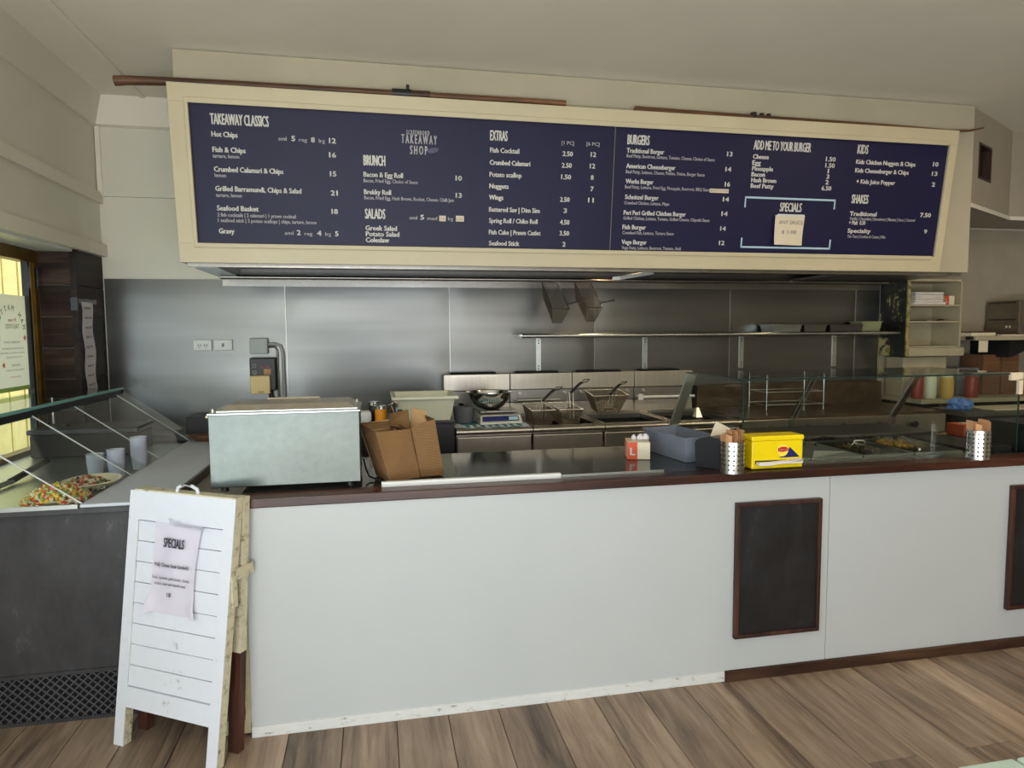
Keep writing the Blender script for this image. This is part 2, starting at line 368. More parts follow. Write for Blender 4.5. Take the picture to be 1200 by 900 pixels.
def poster_mat():
    a = N('backlit_poster_paper'); tr = a.n('ShaderNodeBsdfTranslucent'); tr.inputs[0].default_value = C(250, 251, 252)
    a.b.inputs['Base Color'].default_value = C(232, 234, 236); a.b.inputs['Roughness'].default_value = 0.8
    m = a.n('ShaderNodeMixShader'); m.inputs[0].default_value = 0.8; a.l(a.b.outputs[0], m.inputs[1]); a.l(tr.outputs[0], m.inputs[2])
    a.l(m.outputs[0], a.t.nodes['Material Output'].inputs[0]); M['poster'] = a.m
poster_mat()
for _k in ('dwood', 'dwood2', 'bar_wood', 'skirt_wood'):
    M[_k].node_tree.nodes['Principled BSDF'].inputs['Specular IOR Level'].default_value = 0.5 if _k == 'bar_wood' else 0.15

TEXT = [
 ('H', 'TAKEAWAY CLASSICS', -0.854, 2.805, 0.306),
 ('I', 'Hot Chips', -0.852, 2.74, 0.135),
 ('D', 'sml', -0.499, 2.736, 0.043),
 ('I', '5', -0.427, 2.736, 0.018),
 ('D', 'reg', -0.387, 2.735, 0.044),
 ('I', '8', -0.32, 2.734, 0.018),
 ('D', 'lrg', -0.278, 2.734, 0.033),
 ('I', '12', -0.221, 2.734, 0.036),
 ('I', 'Fish & Chips', -0.852, 2.659, 0.173),
 ('D', 'tartare, lemon', -0.854, 2.629, 0.139),
 ('I', '16', -0.223, 2.657, 0.036),
 ('I', 'Crumbed Calamari & Chips', -0.851, 2.555, 0.369),
 ('D', 'lemon', -0.85, 2.526, 0.059),
 ('I', '15', -0.222, 2.553, 0.034),
 ('I', 'Grilled Barramundi, Chips & Salad', -0.851, 2.451, 0.464),
 ('D', 'tartare, lemon', -0.85, 2.419, 0.137),
 ('I', '21', -0.221, 2.447, 0.037),
 ('I', 'Seafood Basket', -0.849, 2.345, 0.222),
 ('D', '2 fish cocktails | 2 calamari | 1 prawn cocktail', -0.849, 2.312, 0.426),
 ('D', '1 seafood stick | 2 potato scallops | chips, tartare, lemon', -0.848, 2.282, 0.539),
 ('I', '18', -0.22, 2.343, 0.034),
 ('I', 'Gravy', -0.847, 2.219, 0.082),
 ('D', 'sml', -0.489, 2.219, 0.048),
 ('I', '2', -0.42, 2.219, 0.019),
 ('D', 'reg', -0.378, 2.218, 0.044),
 ('I', '4', -0.306, 2.218, 0.022),
 ('D', 'lrg', -0.261, 2.218, 0.032),
 ('I', '5', -0.204, 2.217, 0.017),
 ('L', 'SCREENBORD', 0.218, 2.803, 0.134),
 ('K', 'TAKEAWAY', 0.189, 2.754, 0.206),
 ('K', 'SHOP', 0.239, 2.694, 0.1),
 ('H', 'BRUNCH', -0.03, 2.622, 0.122),
 ('I', 'Bacon & Egg Roll', -0.032, 2.558, 0.226),
 ('D', 'Bacon, Fried Egg, Choice of Sauce', -0.033, 2.527, 0.315),
 ('I', '10', 0.508, 2.556, 0.036),
 ('I', 'Brekky Roll', -0.032, 2.46, 0.155),
 ('D', 'Bacon, Fried Egg, Hash Brown, Rocket, Cheese, Chilli Jam', -0.032, 2.431, 0.528),
 ('I', '13', 0.509, 2.457, 0.034),
 ('H', 'SALADS', -0.029, 2.322, 0.116),
 ('D', 'sml', 0.23, 2.324, 0.046),
 ('I', '5', 0.296, 2.324, 0.02),
 ('D', 'med', 0.337, 2.323, 0.058),
 ('D', 'lrg', 0.462, 2.323, 0.03),
 ('I', 'Greek Salad', -0.028, 2.255, 0.182),
 ('I', 'Potato Salad', -0.027, 2.221, 0.195),
 ('I', 'Coleslaw', -0.028, 2.186, 0.135),
 ('H', 'EXTRAS', 0.715, 2.794, 0.105),
 ('D', '[1 PC]', 1.159, 2.791, 0.078),
 ('D', '[6 PC]', 1.319, 2.792, 0.082),
 ('I', 'Fish Cocktail', 0.716, 2.725, 0.178),
 ('I', '2.50', 1.168, 2.724, 0.064),
 ('I', '12', 1.349, 2.727, 0.033),
 ('I', 'Crumbed Calamari', 0.715, 2.655, 0.249),
 ('I', '2.50', 1.165, 2.656, 0.062),
 ('I', '12', 1.346, 2.659, 0.033),
 ('I', 'Potato scallop', 0.714, 2.586, 0.197),
 ('I', '1.50', 1.164, 2.588, 0.061),
 ('I', '8', 1.355, 2.591, 0.017),
 ('I', 'Nuggets', 0.714, 2.519, 0.117),
 ('I', '7', 1.356, 2.523, 0.019),
 ('I', 'Wings', 0.713, 2.453, 0.086),
 ('I', '2.50', 1.161, 2.454, 0.06),
 ('I', '11', 1.344, 2.455, 0.034),
 ('I', 'Battered Sav | Dim Sim', 0.713, 2.382, 0.318),
 ('I', '3', 1.187, 2.387, 0.019),
 ('I', 'Spring Roll / Chiko Roll', 0.714, 2.316, 0.305),
 ('I', '4.50', 1.165, 2.317, 0.06),
 ('I', 'Fish Cake | Prawn Cutlet', 0.714, 2.247, 0.326),
 ('I', '3.50', 1.165, 2.25, 0.061),
 ('I', 'Seafood Stick', 0.715, 2.181, 0.19),
 ('I', '2', 1.186, 2.183, 0.018),
 ('H', 'BURGERS', 1.585, 2.812, 0.144),
 ('I', 'Traditional Burger', 1.583, 2.762, 0.249),
 ('D', 'Beef Patty, Beetroot, Lettuce, Tomato, Cheese, Choice of Sauce', 1.584, 2.734, 0.599),
 ('I', '13', 2.268, 2.77, 0.036),
 ('I', 'American Cheeseburger', 1.585, 2.67, 0.33),
 ('D', 'Beef Patty, Lettuce, Cheese, Pickles, Onion, Burger Sauce', 1.584, 2.639, 0.536),
 ('I', '14', 2.265, 2.676, 0.039),
 ('I', 'Works Burger', 1.586, 2.578, 0.185),
 ('D', 'Beef Patty, Lettuce, Fried Egg, Pineapple, Beetroot, BBQ Sauce', 1.583, 2.548, 0.587),
 ('I', '16', 2.269, 2.583, 0.036),
 ('I', 'Schnitzel Burger', 1.587, 2.483, 0.226),
 ('D', 'Crumbed Chicken, Lettuce, Mayo', 1.583, 2.451, 0.306),
 ('I', '14', 2.264, 2.489, 0.041),
 ('I', 'Peri Peri Grilled Chicken Burger', 1.583, 2.387, 0.425),
 ('D', 'Grilled Chicken, Lettuce, Tomato, Grilled Cheese, Chipotle Sauce', 1.582, 2.357, 0.596),
 ('I', '14', 2.262, 2.398, 0.041),
 ('I', 'Fish Burger', 1.58, 2.298, 0.157),
 ('D', 'Crumbed Fish, Lettuce, Tartare Sauce', 1.581, 2.267, 0.352),
 ('I', '14', 2.261, 2.304, 0.038),
 ('I', 'Vege Burger', 1.579, 2.205, 0.17),
 ('D', 'Vege Patty, Lettuce, Beetroot, Tomato, Aioli', 1.581, 2.173, 0.409),
 ('I', '12', 2.26, 2.212, 0.037),
 ('H', 'ADD ME TO YOUR BURGER', 2.452, 2.82, 0.415),
 ('I', 'Cheese', 2.453, 2.763, 0.112),
 ('I', 'Egg', 2.452, 2.725, 0.059),
 ('I', 'Pineapple', 2.454, 2.689, 0.15),
 ('I', 'Bacon', 2.453, 2.653, 0.096),
 ('I', 'Hash Brown', 2.455, 2.617, 0.18),
 ('I', 'Beef Patty', 2.454, 2.581, 0.165),
 ('I', '1.50', 2.988, 2.769, 0.071),
 ('I', '1.50', 2.989, 2.729, 0.068),
 ('I', '1', 3.008, 2.694, 0.015),
 ('I', '3', 3.006, 2.658, 0.019),
 ('I', '2', 3.003, 2.622, 0.022),
 ('I', '6.50', 2.979, 2.583, 0.071),
 ('H', 'SPECIALS', 2.682, 2.438, 0.16),
 ('H', 'KIDS', 3.22, 2.828, 0.079),
 ('I', 'Kids Chicken Nuggets & Chips', 3.219, 2.762, 0.462),
 ('I', '10', 3.824, 2.77, 0.041),
 ('I', 'Kids Cheeseburger & Chips', 3.219, 2.707, 0.417),
 ('I', '13', 3.825, 2.708, 0.042),
 ('I', '+ Kids Juice Popper', 3.238, 2.636, 0.3),
 ('I', '2', 3.836, 2.637, 0.024),
 ('H', 'SHAKES', 3.218, 2.507, 0.127),
 ('I', 'Traditional', 3.216, 2.425, 0.208),
 ('I', '7.50', 3.776, 2.43, 0.085),
 ('D', 'Vanilla | Chocolate | Strawberry | Banana | Lime | Caramel', 3.218, 2.397, 0.519),
 ('I', '+ Malt  0.50', 3.217, 2.366, 0.127),
 ('I', 'Specialty', 3.214, 2.312, 0.179),
 ('I', '9', 3.825, 2.319, 0.023),
 ('D', 'Tim Tam | Cookies & Cream | Milo', 3.216, 2.278, 0.302),
]

# ================================================================ the setting
# floor: dark sub-floor with individual planks (0.219 m wide, running towards the counter)
floor = struct(B(-3.0, 7.2, -3.2, 5.3, -0.06, -0.008).build('floor', 'subfloor'), 'grey-brown wooden plank floor in front of the counter', 'floor')
PW, PL = 0.219, 1.8
bm = bmesh.new(); bmesh.ops.create_cube(bm, size=1)
for v in bm.verts: v.co = Vector((v.co.x*(PW-0.003), v.co.y*(PL-0.003), v.co.z*0.012))
bmesh.ops.bevel(bm, geom=[e for e in bm.edges if all(v.co.z > 0 for v in e.verts)], offset=0.002, segments=1, affect='EDGES')
pm = bpy.data.meshes.new('plank'); bm.to_mesh(pm); bm.free(); pm.materials.append(M['plank'])
for k in range(-10, 23):
    xc = 0.063 + PW*(k+0.5); xe = 0.063+PW*k
    base = 2.137 if (1.7 < xe < 1.9 or 2.2 < xe < 2.4) else random.uniform(1.25, 1.95)
    ymax = 2.84 if xc > -0.6 else 4.6
    for j in range(-3, 3):
        y0 = base+j*PL; y1 = y0+PL
        if y1 < -2.6 or y0 > ymax-0.03: continue
        y1 = min(y1, ymax)
        me = pm
        if y1-y0 < PL-0.01:
            me = pm.copy(); s = (y1-y0)/PL
            for v in me.vertices: v.co.y *= s
        o = bpy.data.objects.new('plank', me); COL.objects.link(o); o.location = (xc, (y0+y1)/2, -0.006); o.parent = floor
B(-0.5, 7.0, 2.86, 5.2, -0.008, -0.002).build('kitchen_floor_sheet', 'kfloor', floor)

ceiling = struct(B(-2.4, 7.2, -3.0, 5.3, 3.24, 3.32).build('ceiling', 'ceiling'), 'flat off-white painted ceiling', 'ceiling')
struct(MB().box(-1.495, -1.465, -3.0, 5.08, 3.228, 3.24).build('trim_1', 'ceiling'), 'thin ceiling batten running back towards the left corner', 'trim')

# back wall: painted above, stainless sheets below
wb = struct(B(-2.11, 7.2, 5.2, 5.32, 0, 3.24).build('wall_back', 'paint_grey'), 'painted back wall with a stainless steel splashback', 'wall')
for a, b in ((-1.815, -0.62), (-0.62, 0.576), (0.576, 1.737), (1.737, 2.919), (2.919, 4.11), (4.11, 4.35)):
    sh = MB(); nx_, nz_ = max(4, int((b-a)/0.05)), 30; vs = []       # slightly buckled sheet
    for j in range(nz_+1):
        for i in range(nx_+1):
            u, v = i/nx_, j/nz_; x = a+0.003+(b-a-0.006)*u; z = 0.55+1.48*v
            e = min(1, 12*min(u, 1-u))*min(1, 12*min(v, 1-v))
            d = 0.0045*math.sin(3.1*x+5.2*z+1.0)*math.sin(2.3*z+0.9*x+a) + 0.0028*math.sin(9.0*z+1.6*math.sin(1.7*x+a*3)) + 0.0007*math.sin(9*x-4*z)
            vs.append((x, 5.187-0.0035*e+d*0.6*e, z))
    k0 = len(vs); vs += [(x_, 5.199, z_) for x_, z_ in ((a+0.003, 0.55), (b-0.003, 0.55), (b-0.003, 2.03), (a+0.003, 2.03))]
    sh.add(vs, [(j*(nx_+1)+i, j*(nx_+1)+i+1, (j+1)*(nx_+1)+i+1, (j+1)*(nx_+1)+i) for j in range(nz_) for i in range(nx_)], True)
    sh.f += [tuple(range(nx_+1))[::-1]+(k0, k0+1), (k0+3, k0+2, k0+1, k0)]; sh.sm += [False, False]
    o = sh.build('steel_sheet', 'steel_wall', wb)
    m = MB()
    for x in (a+0.055, b-0.055):
        if b-a < 0.5: continue
        m.add([(x+0.006*math.cos(t*PI/4), 5.187, 1.945+0.006*math.sin(t*PI/4)) for t in range(8)]+[(x, 5.184, 1.945)], [(i, (i+1) % 8, 8) for i in range(8)])
    if m.v: m.build('rivet', 'steel_d', o)
for xs in (-0.62, 0.576, 1.737, 2.919, 4.11):
    B(xs-0.0025, xs+0.0025, 5.182, 5.199, 0.55, 2.03).build('joint_strip', 'steel', wb)
B(4.36, 7.1, 5.185, 5.199, 0.5, 2.53).build('painted_panel', 'kitchen_wall', wb)
B(-1.80, -1.02, 5.175, 5.2, 2.59, 3.06).build('upper_wall_board', 'paint_grey', wb)
MB().box(5.965, 5.972, 5.181, 5.186, 1.6, 2.53).build('panel_joint', 'subfloor', wb)
struct(MB().hexa([(-1.82, 5.14, 3.06), (-1.02, 5.14, 3.06), (-1.02, 5.2, 3.04), (-1.82, 5.2, 3.04), (-1.82, 5.09, 3.24), (-1.02, 5.09, 3.24), (-1.02, 5.2, 3.24), (-1.82, 5.2, 3.24)]).build('trim_2', 'paint_white'), 'painted cornice on the back wall above the left corner', 'trim')
struct(B(-1.815, -1.785, 5.16, 5.199, 2.60, 3.05).build('trim_3', 'paint_white'), 'upright batten in the left rear wall corner', 'trim')

# left wall: upper beam with trims, recessed window below, plank-clad pier at the back
wl = struct(MB().box(-2.4, -1.82, -3.0, 5.2, 2.18, 3.24).box(-2.4, -2.11, 0.4, 4.77, 0, 0.9).box(-2.4, -2.06, -3.0, 0.4, 0, 2.18)
            .box(-2.11, -1.845, 4.77, 5.2, 0, 2.18).build('wall_left', 'paint_grey'), 'left wall with an upper painted beam and a recessed window', 'wall')
z = 2.176; first_h = True
while z > 0:
    z0 = max(z-(0.219 if first_h else 0.197), 0.0); first_h = False
    B(-2.03, -1.848, 4.752, 4.77, z0+0.0015, z-0.0015, 0.001).build('plank', 'dwood', wl)
    B(-1.845, -1.822, 4.792, 5.199, z0+0.0015, z-0.0015, 0.001).build('plank', 'dwood2', wl)
    z = z0
B(-1.85, -1.815, 4.742, 4.792, 0, 2.178).build('corner_strip', 'dwood2', wl)
struct(B(-1.82, -1.795, -3.0, 5.2, 2.54, 2.612).build('trim_4', 'paint_white'), 'upper horizontal trim along the left wall beam', 'trim')
struct(B(-1.82, -1.785, -3.0, 5.26, 2.18, 2.258).build('trim_5', 'paint_white'), 'lower horizontal trim along the bottom of the left wall beam', 'trim')
struct(MB().hexa([(-1.82, -3.0, 3.05), (-1.80, -3.0, 3.05), (-1.80, 5.2, 3.05), (-1.82, 5.2, 3.05), (-1.82, -3.0, 3.24), (-1.74, -3.0, 3.24), (-1.74, 5.2, 3.24), (-1.82, 5.2, 3.24)]).build('trim_6', 'paint_grey'), 'cornice between the left wall and the ceiling', 'trim')
struct(B(-2.14, -1.83, 0.4, 4.75, 2.165, 2.18).build('trim_7', 'white_trim'), 'white soffit board over the left window recess', 'trim')

# left window (bronze frame) looking on to a cream board fence
w1 = thing('window_1', 'bronze framed shop window in the left wall', 'window', (-2.06, 2.6, 0.9)); w1['kind'] = 'structure'
B(-2.10, -2.03, 0.4, 4.75, 2.09, 2.165).build('window_frame', 'bronze', w1)
B(-2.10, -2.03, 0.4, 4.75, 0.9, 0.96).build('window_frame', 'bronze', w1)
for y in (0.4, 1.9, 3.3, 4.70):
    B(-2.10, -2.03, y, y+0.05, 0.96, 2.09).build('window_frame', 'bronze', w1)
B(-2.085, -2.05, 4.66, 4.70, 0.96, 2.09).build('frame_edge', 'gold', w1)
B(-2.07, -2.035, 4.63, 4.655, 0.96, 2.09).build('frame_seal', 'black', w1)
for a, b in ((0.45, 1.9), (1.95, 3.3), (3.35, 4.66)):
    B(-2.068, -2.063, a, b, 0.96, 2.09).build('pane', 'glass', w1)
MB().box(-2.03, -2.015, 4.70, 4.73, 1.93, 2.06).build('window_latch', 'chrome', w1)

# shopfront wall behind the camera and the far right wall
wf = struct(MB().box(-2.4, 7.2, -3.2, -3.0, 2.7, 3.24).box(1.7, 7.2, -3.2, -3.0, 0, 2.7).box(-2.4, 1.7, -3.2, -3.0, 0, 0.25).build('wall_front', 'paint_white'), 'shopfront wall behind the viewer', 'wall')
w2 = thing('window_2', 'large shopfront window behind the viewer', 'window', (-0.3, -3.1, 0.25)); w2['kind'] = 'structure'
for x in (-2.06, -0.85, 0.4, 1.64): B(x, x+0.06, -3.13, -3.07, 0.25, 2.7).build('window_frame', 'bronze', w2)
struct(B(7.0, 7.2, -3.0, 5.2, 0, 3.24).build('wall_right', 'kitchen_wall'), 'right end wall of the shop', 'wall')

# angled painted bulkhead to the right of the hood, with a square opening
A = Vector((4.327, 4.27, 0)); D = Vector((0.8805, 0.474, 0)); Nn = Vector((D.y, -D.x, 0))   # Nn points to the room
def wp(s, z, out=0.0): return tuple(A+D*s+Nn*out+Vector((0, 0, z)))
mb = MB(); t = -0.16
def wpan(s0, s1, z0, z1): mb.slab([wp(s0, z0), wp(s1, z0), wp(s1, z1), wp(s0, z1)], -Nn, 0.05)
wpan(-0.05, 0.108, 2.53, 3.24); wpan(0.388, 0.91, 2.53, 3.24); wpan(0.108, 0.388, 2.53, 2.77); wpan(0.108, 0.388, 3.01, 3.24)
mb.box(5.12, 7.0, 4.70, 4.75, 2.53, 3.24)
mb.add([wp(-0.05, 2.545), wp(0.91, 2.545), (7.0, 4.72, 2.545), (7.0, 5.2, 2.545), (4.26, 5.2, 2.545)], [(0, 1, 2, 3, 4)])
ub = struct(mb.build('wall_bulkhead', 'kitchen_wall'), 'angled painted bulkhead at ceiling level right of the menu board', 'wall')
fr = MB()
for s0, s1, z0, z1 in ((0.10, 0.122, 2.76, 3.02), (0.374, 0.396, 2.76, 3.02), (0.122, 0.374, 2.76, 2.778), (0.122, 0.374, 3.002, 3.02)):
    fr.slab([wp(s0, z0, 0.004), wp(s1, z0, 0.004), wp(s1, z1, 0.004), wp(s0, z1, 0.004)], -Nn, 0.06)
fr.build('opening_frame', 'brown_leg', ub)
MB().slab([wp(0.1, 2.76, -0.055), wp(0.4, 2.76, -0.055), wp(0.4, 3.02, -0.055), wp(0.1, 3.02, -0.055)], -Nn, 0.01).build('opening_back', 'black', ub)
struct(MB().slab([wp(-0.05, 2.53, 0.012), wp(0.915, 2.53, 0.012), wp(0.915, 2.56, 0.012), wp(-0.05, 2.56, 0.012)], -Nn, 0.02).box(5.12, 7.0, 4.685, 4.70, 2.53, 2.56).build('trim_8', 'paint_white'), 'thin white trim along the bottom of the angled bulkhead', 'trim')

# outside the left window: ground, cream fence, green shrub
gnd = struct(B(-8, -2.4, -3, 12, -0.1, 0.0).build('outside_ground', 'grass'), 'green ground outside the left window', 'ground')
fn = thing('board_fence', 'cream upright board fence outside the left window', 'fence', (-3.6, 5.5, 0))
fb = B(-3.62, -3.59, -0.135, 0.135, 0, 2.9, 0.004)
first = None
for i in range(22):
    y = 3.0+i*0.30
    if first is None:
        first = fb.build('fence_board', 'fence', fn); first.location = (0, 0, 0)
        me = first.data
        for v in me.vertices: v.co = Vector((v.co.x, v.co.y+5.5, v.co.z))
        first.location = (0, y-5.5, 0); continue
    c = first.copy(); COL.objects.link(c); c.parent = fn; c.location = (random.uniform(-0.006, 0.006), y-5.5, 0)
B(-3.72, -3.70, 2.9, 9.4, 0.0, 2.88).build('dark_gap_sheet', 'black_m', fn); B(-3.66, -3.62, 3.0, 9.3, 0.5, 0.58).build('fence_rail', 'fence', fn); B(-3.66, -3.62, 3.0, 9.3, 2.2, 2.28).build('fence_rail', 'fence', fn)  # black sheet added behind the boards so their gaps read dark
def shrub(name, label, cx, cy, cz, rx, ry, rz, n):
    t = thing(name, label, 'shrub', (cx, cy, 0)); mb = MB()
    for i in range(n):
        d = Vector((random.gauss(0, 1), random.gauss(0, 1), random.gauss(0, 1))).normalized()*random.uniform(0.5, 1)
        p = Vector((cx+d.x*rx, cy+d.y*ry, cz+d.z*rz)); a = Vector((random.gauss(0, 1), random.gauss(0, 1), random.gauss(0, 1))).normalized()
        b = a.cross(d).normalized()*0.02; a = a*0.05
        mb.add([p-a, p+b, p+a, p-b], [(0, 1, 2, 3)])
    f = mb.build('foliage', 'leaf', t); f['kind'] = 'stuff'
    MB().tube([(cx, cy, 0), (cx+0.02, cy, cz)], 0.02, 8).build('stem', 'brown_leg', t)
shrub('green_shrub', 'green leafy shrub outside the left window, beside the fence', -2.78, 5.0, 0.95, 0.22, 0.55, 0.45, 900)

# ================================================================ exhaust hood and its menu board
hd = thing('exhaust_hood', 'long cream-fronted exhaust hood over the cooking line', 'exhaust hood', (1.6, 4.7, 2.05))
MB().box(-1.064, 4.256, 4.21, 4.24, 2.055, 3.235).build('fascia_panel', 'fascia', hd)
MB().box(-1.064, -1.04, 4.24, 5.18, 2.055, 3.235).build('side_panel', 'fascia', hd)
MB().hexa([(4.232, 4.24, 2.055), (4.256, 4.24, 2.055), (4.36, 5.18, 2.055), (4.336, 5.18, 2.055), (4.232, 4.24, 3.235), (4.256, 4.24, 3.235), (4.36, 5.18, 3.235), (4.336, 5.18, 3.235)]).build('side_panel', 'fascia', hd)
MB().box(-1.04, 4.23, 4.24, 5.18, 2.32, 2.34).build('hood_plenum', 'hood_dark', hd)
MB().box(-1.04, 4.235, 4.24, 4.275, 2.035, 2.06).build('front_lip', 'steel', hd); MB().box(-1.04, 4.235, 4.275, 4.36, 2.045, 2.06).box(-1.04, 4.235, 4.345, 4.36, 2.06, 2.12).build('front_gutter', 'hood_dark', hd)
MB().box(-1.04, -0.90, 4.36, 5.1, 2.04, 2.055).box(-0.915, -0.90, 4.36, 5.1, 2.055, 2.11).build('side_gutter', 'steel_lt', hd)
MB().box(3.35, 4.3, 4.36, 5.1, 2.045, 2.06).build('side_gutter', 'steel_d', hd)
MB().box(-1.04, 4.33, 5.06, 5.187, 2.03, 2.045).box(-1.04, 4.33, 5.06, 5.07, 2.045, 2.10).build('rear_gutter', 'steel_d', hd)
MB().box(-1.04, 4.33, 5.17, 5.187, 1.985, 2.03).build('rear_lip', 'steel', hd)
x = -0.85
while x < 3.2:                      # baffle filters leaning inside the hood
    f = MB()
    for i in range(8):
        xa = x+0.02+i*0.058
        f.hexa([(xa, 4.42, 2.12), (xa+0.03, 4.42, 2.12), (xa+0.03, 5.0, 2.30), (xa, 5.0, 2.30), (xa, 4.42, 2.13), (xa+0.03, 4.42, 2.13), (xa+0.03, 5.0, 2.31), (xa, 5.0, 2.31)])
    f.build('baffle_filter', 'hood_dark', hd); x += 0.5
MB().tube([(-1.0, 4.93, 2.03), (4.2, 4.93, 2.03)], 0.014, 10).build('hanging_rail', 'steel', hd)
MB().hexa([(1.63, 4.48, 1.998), (1.67, 4.44, 1.998), (2.03, 4.70, 2.06), (1.99, 4.74, 2.06), (1.63, 4.48, 2.02), (1.67, 4.44, 2.02), (2.03, 4.70, 2.085), (1.99, 4.74, 2.085)]).build('brace', 'white_trim', hd)

bd = thing('menu_board', 'wide navy menu board in a cream frame, leaning out from the hood front', 'menu board', (1.46, 4.2, 2.051), (math.radians(97.24), 0, 0))
K = 0.992
def V(z): return (z-2.051)/K
X0 = 1.46
def bl(name, mat, x0, x1, z0, z1, d0, d1, par=bd, b=0.0):
    return MB().box(x0-X0, x1-X0, V(z0), V(z1), d0, d1, b).build(name, mat, par, local=True)
FX0, FX1, FZ0, FZ1 = -1.063, 3.986, 2.055, 3.008; BX0, BX1, BZ0, BZ1 = -0.961, 3.926, 2.161, 2.912
bl('backing_board', 'fascia', FX0+0.004, FX1-0.004, FZ0+0.004, FZ1-0.004, -0.03, 0.0)
bl('frame_rail', 'cream', FX0, FX1, BZ1, FZ1, 0, 0.022, b=0.002); bl('frame_rail', 'cream', FX0, FX1, FZ0, BZ0, 0, 0.022, b=0.002)
bl('frame_stile', 'cream', FX0, BX0, BZ0, BZ1, 0, 0.022, b=0.002); bl('frame_stile', 'cream', BX1, FX1, BZ0, BZ1, 0, 0.022, b=0.002)
bl('frame_moulding', 'cream', BX0-0.02, BX1-0.02, BZ1-0.006, BZ1+0.024, 0.022, 0.034, b=0.004); bl('frame_moulding', 'cream', BX0-0.02, BX1-0.03, BZ0-0.022, BZ0+0.004, 0.022, 0.034, b=0.004)
bl('frame_moulding', 'cream', BX0-0.02, BX0+0.002, BZ0, BZ1, 0.022, 0.034, b=0.004)
lp = bl('menu_panel', 'menu_blue', BX0, 1.5, BZ0, BZ1, 0.0, 0.006); rp = bl('menu_panel', 'menu_blue', 1.505, BX1, BZ0, BZ1, 0.0, 0.006)
CAP = {'H': 0.060, 'I': 0.029, 'D': 0.021, 'L': 0.026, 'K': 0.052}; BOLD = {'H': 0.06, 'I': 0.07, 'D': 0.03, 'L': 0.04, 'K': 0.06}
sets = {}
for k, s, u, z, wd in TEXT:
    side = 0 if u < 1.5 else 1
    if k in 'KL': s = ' '.join(s)
    key = (side, k); mb = sets.setdefault(key, MB())
    put_text(mb, s, (u-X0, V(z), 0.0068), (1, 0, 0), (0, 1, 0), wd, CAP[k], BOLD[k])
nm = {'H': 'heading_lettering', 'I': 'item_lettering', 'D': 'description_lettering', 'L': 'logo_lettering', 'K': 'logo_lettering'}
for (side, k), mb in sets.items():
    letters_obj = mb.build(nm[k], {'H': 'menu_white', 'I': 'menu_white', 'D': 'menu_grey', 'L': 'menu_grey', 'K': 'menu_grey'}[k], rp if side else lp, local=True)
    letters(letters_obj)
fsh = MB(); cx, cy = 0.372-X0, V(2.72)                       # faint fish-like blot beside the shop logo
fsh.add([(cx+0.034*math.cos(t*PI/8)*1.0, cy+0.015*math.sin(t*PI/8)+0.2*0.034*math.cos(t*PI/8), 0.0068) for t in range(16)], [tuple(range(16))])
fsh.build('logo_print', 'menu_dim', lp, local=True)
br = MB()
for x0, x1, z0, z1 in ((2.42, 3.095, 2.514, 2.526), (2.42, 2.430, 2.456, 2.526), (3.085, 3.095, 2.462, 2.526), (2.416, 3.092, 2.196, 2.208), (2.416, 2.426, 2.196, 2.262), (3.082, 3.092, 2.196, 2.262)):
    br.box(x0-X0, x1-X0, V(z0), V(z1), 0.006, 0.0072)
br.build('bracket_lines', 'pale_blue', rp, local=True)
for x0, x1, z0, z1, tx in ((2.165, 2.298, 2.541, 2.566, 'BACON'), (0.408, 0.448, 2.317, 2.350, '7.5'), (0.509, 0.558, 2.318, 2.352, '10')):
    st = bl('price_sticker', 'paper_note', x0, x1, z0, z1, 0.006, 0.0078, rp if x0 > 1.5 else lp)
    m = MB(); put_text(m, tx, (x0-X0+0.006, V(z0)+0.007, 0.0083), (1, 0, 0), (0, 1, 0), x1-x0-0.014, 0.014, 0.0)
    m.build('sticker_lettering', 'ink_l', rp if x0 > 1.5 else lp, local=True)
nt = thing('paper_note', 'cream handwritten paper note taped under the board\'s SPECIALS heading', 'note', (2.755, 4.165, 2.22), (math.radians(97.24), 0, 0))
mb = MB(); q = [(-0.11, 0.0), (0.098, -0.004), (0.109, 0.193), (-0.112, 0.193)]
nv = []; nf = []
for j in range(7):
    for i in range(7):
        a = i/6; b = j/6
        x = (q[0][0]*(1-a)+q[1][0]*a)*(1-b)+(q[3][0]*(1-a)+q[2][0]*a)*b; y = (q[0][1]*(1-a)+q[1][1]*a)*(1-b)+(q[3][1]*(1-a)+q[2][1]*a)*b
        nv.append((x, y, 0.011+0.012*(1-b)**3+0.003*math.sin(a*5)))
nf = [(j*7+i, j*7+i+1, (j+1)*7+i+1, (j+1)*7+i) for j in range(6) for i in range(6)]
mb.add(nv, nf); mb.build('note_sheet', 'paper_note', nt, local=True)
mb = MB(); put_text(mb, 'ANY SAUCE', (-0.085, 0.135, 0.016), (1, 0, 0), (0, 1, 0), 0.18, 0.026); put_text(mb, '$ 1.00', (-0.06, 0.073, 0.018), (1, 0, 0), (0, 1, 0), 0.11, 0.024)
mb.build('handwriting', 'ink_l', nt, local=True)
B(-0.10, 0.10, 0.184, 0.2, 0.0145, 0.016).build('tape_strip', 'tape', nt, local=True)

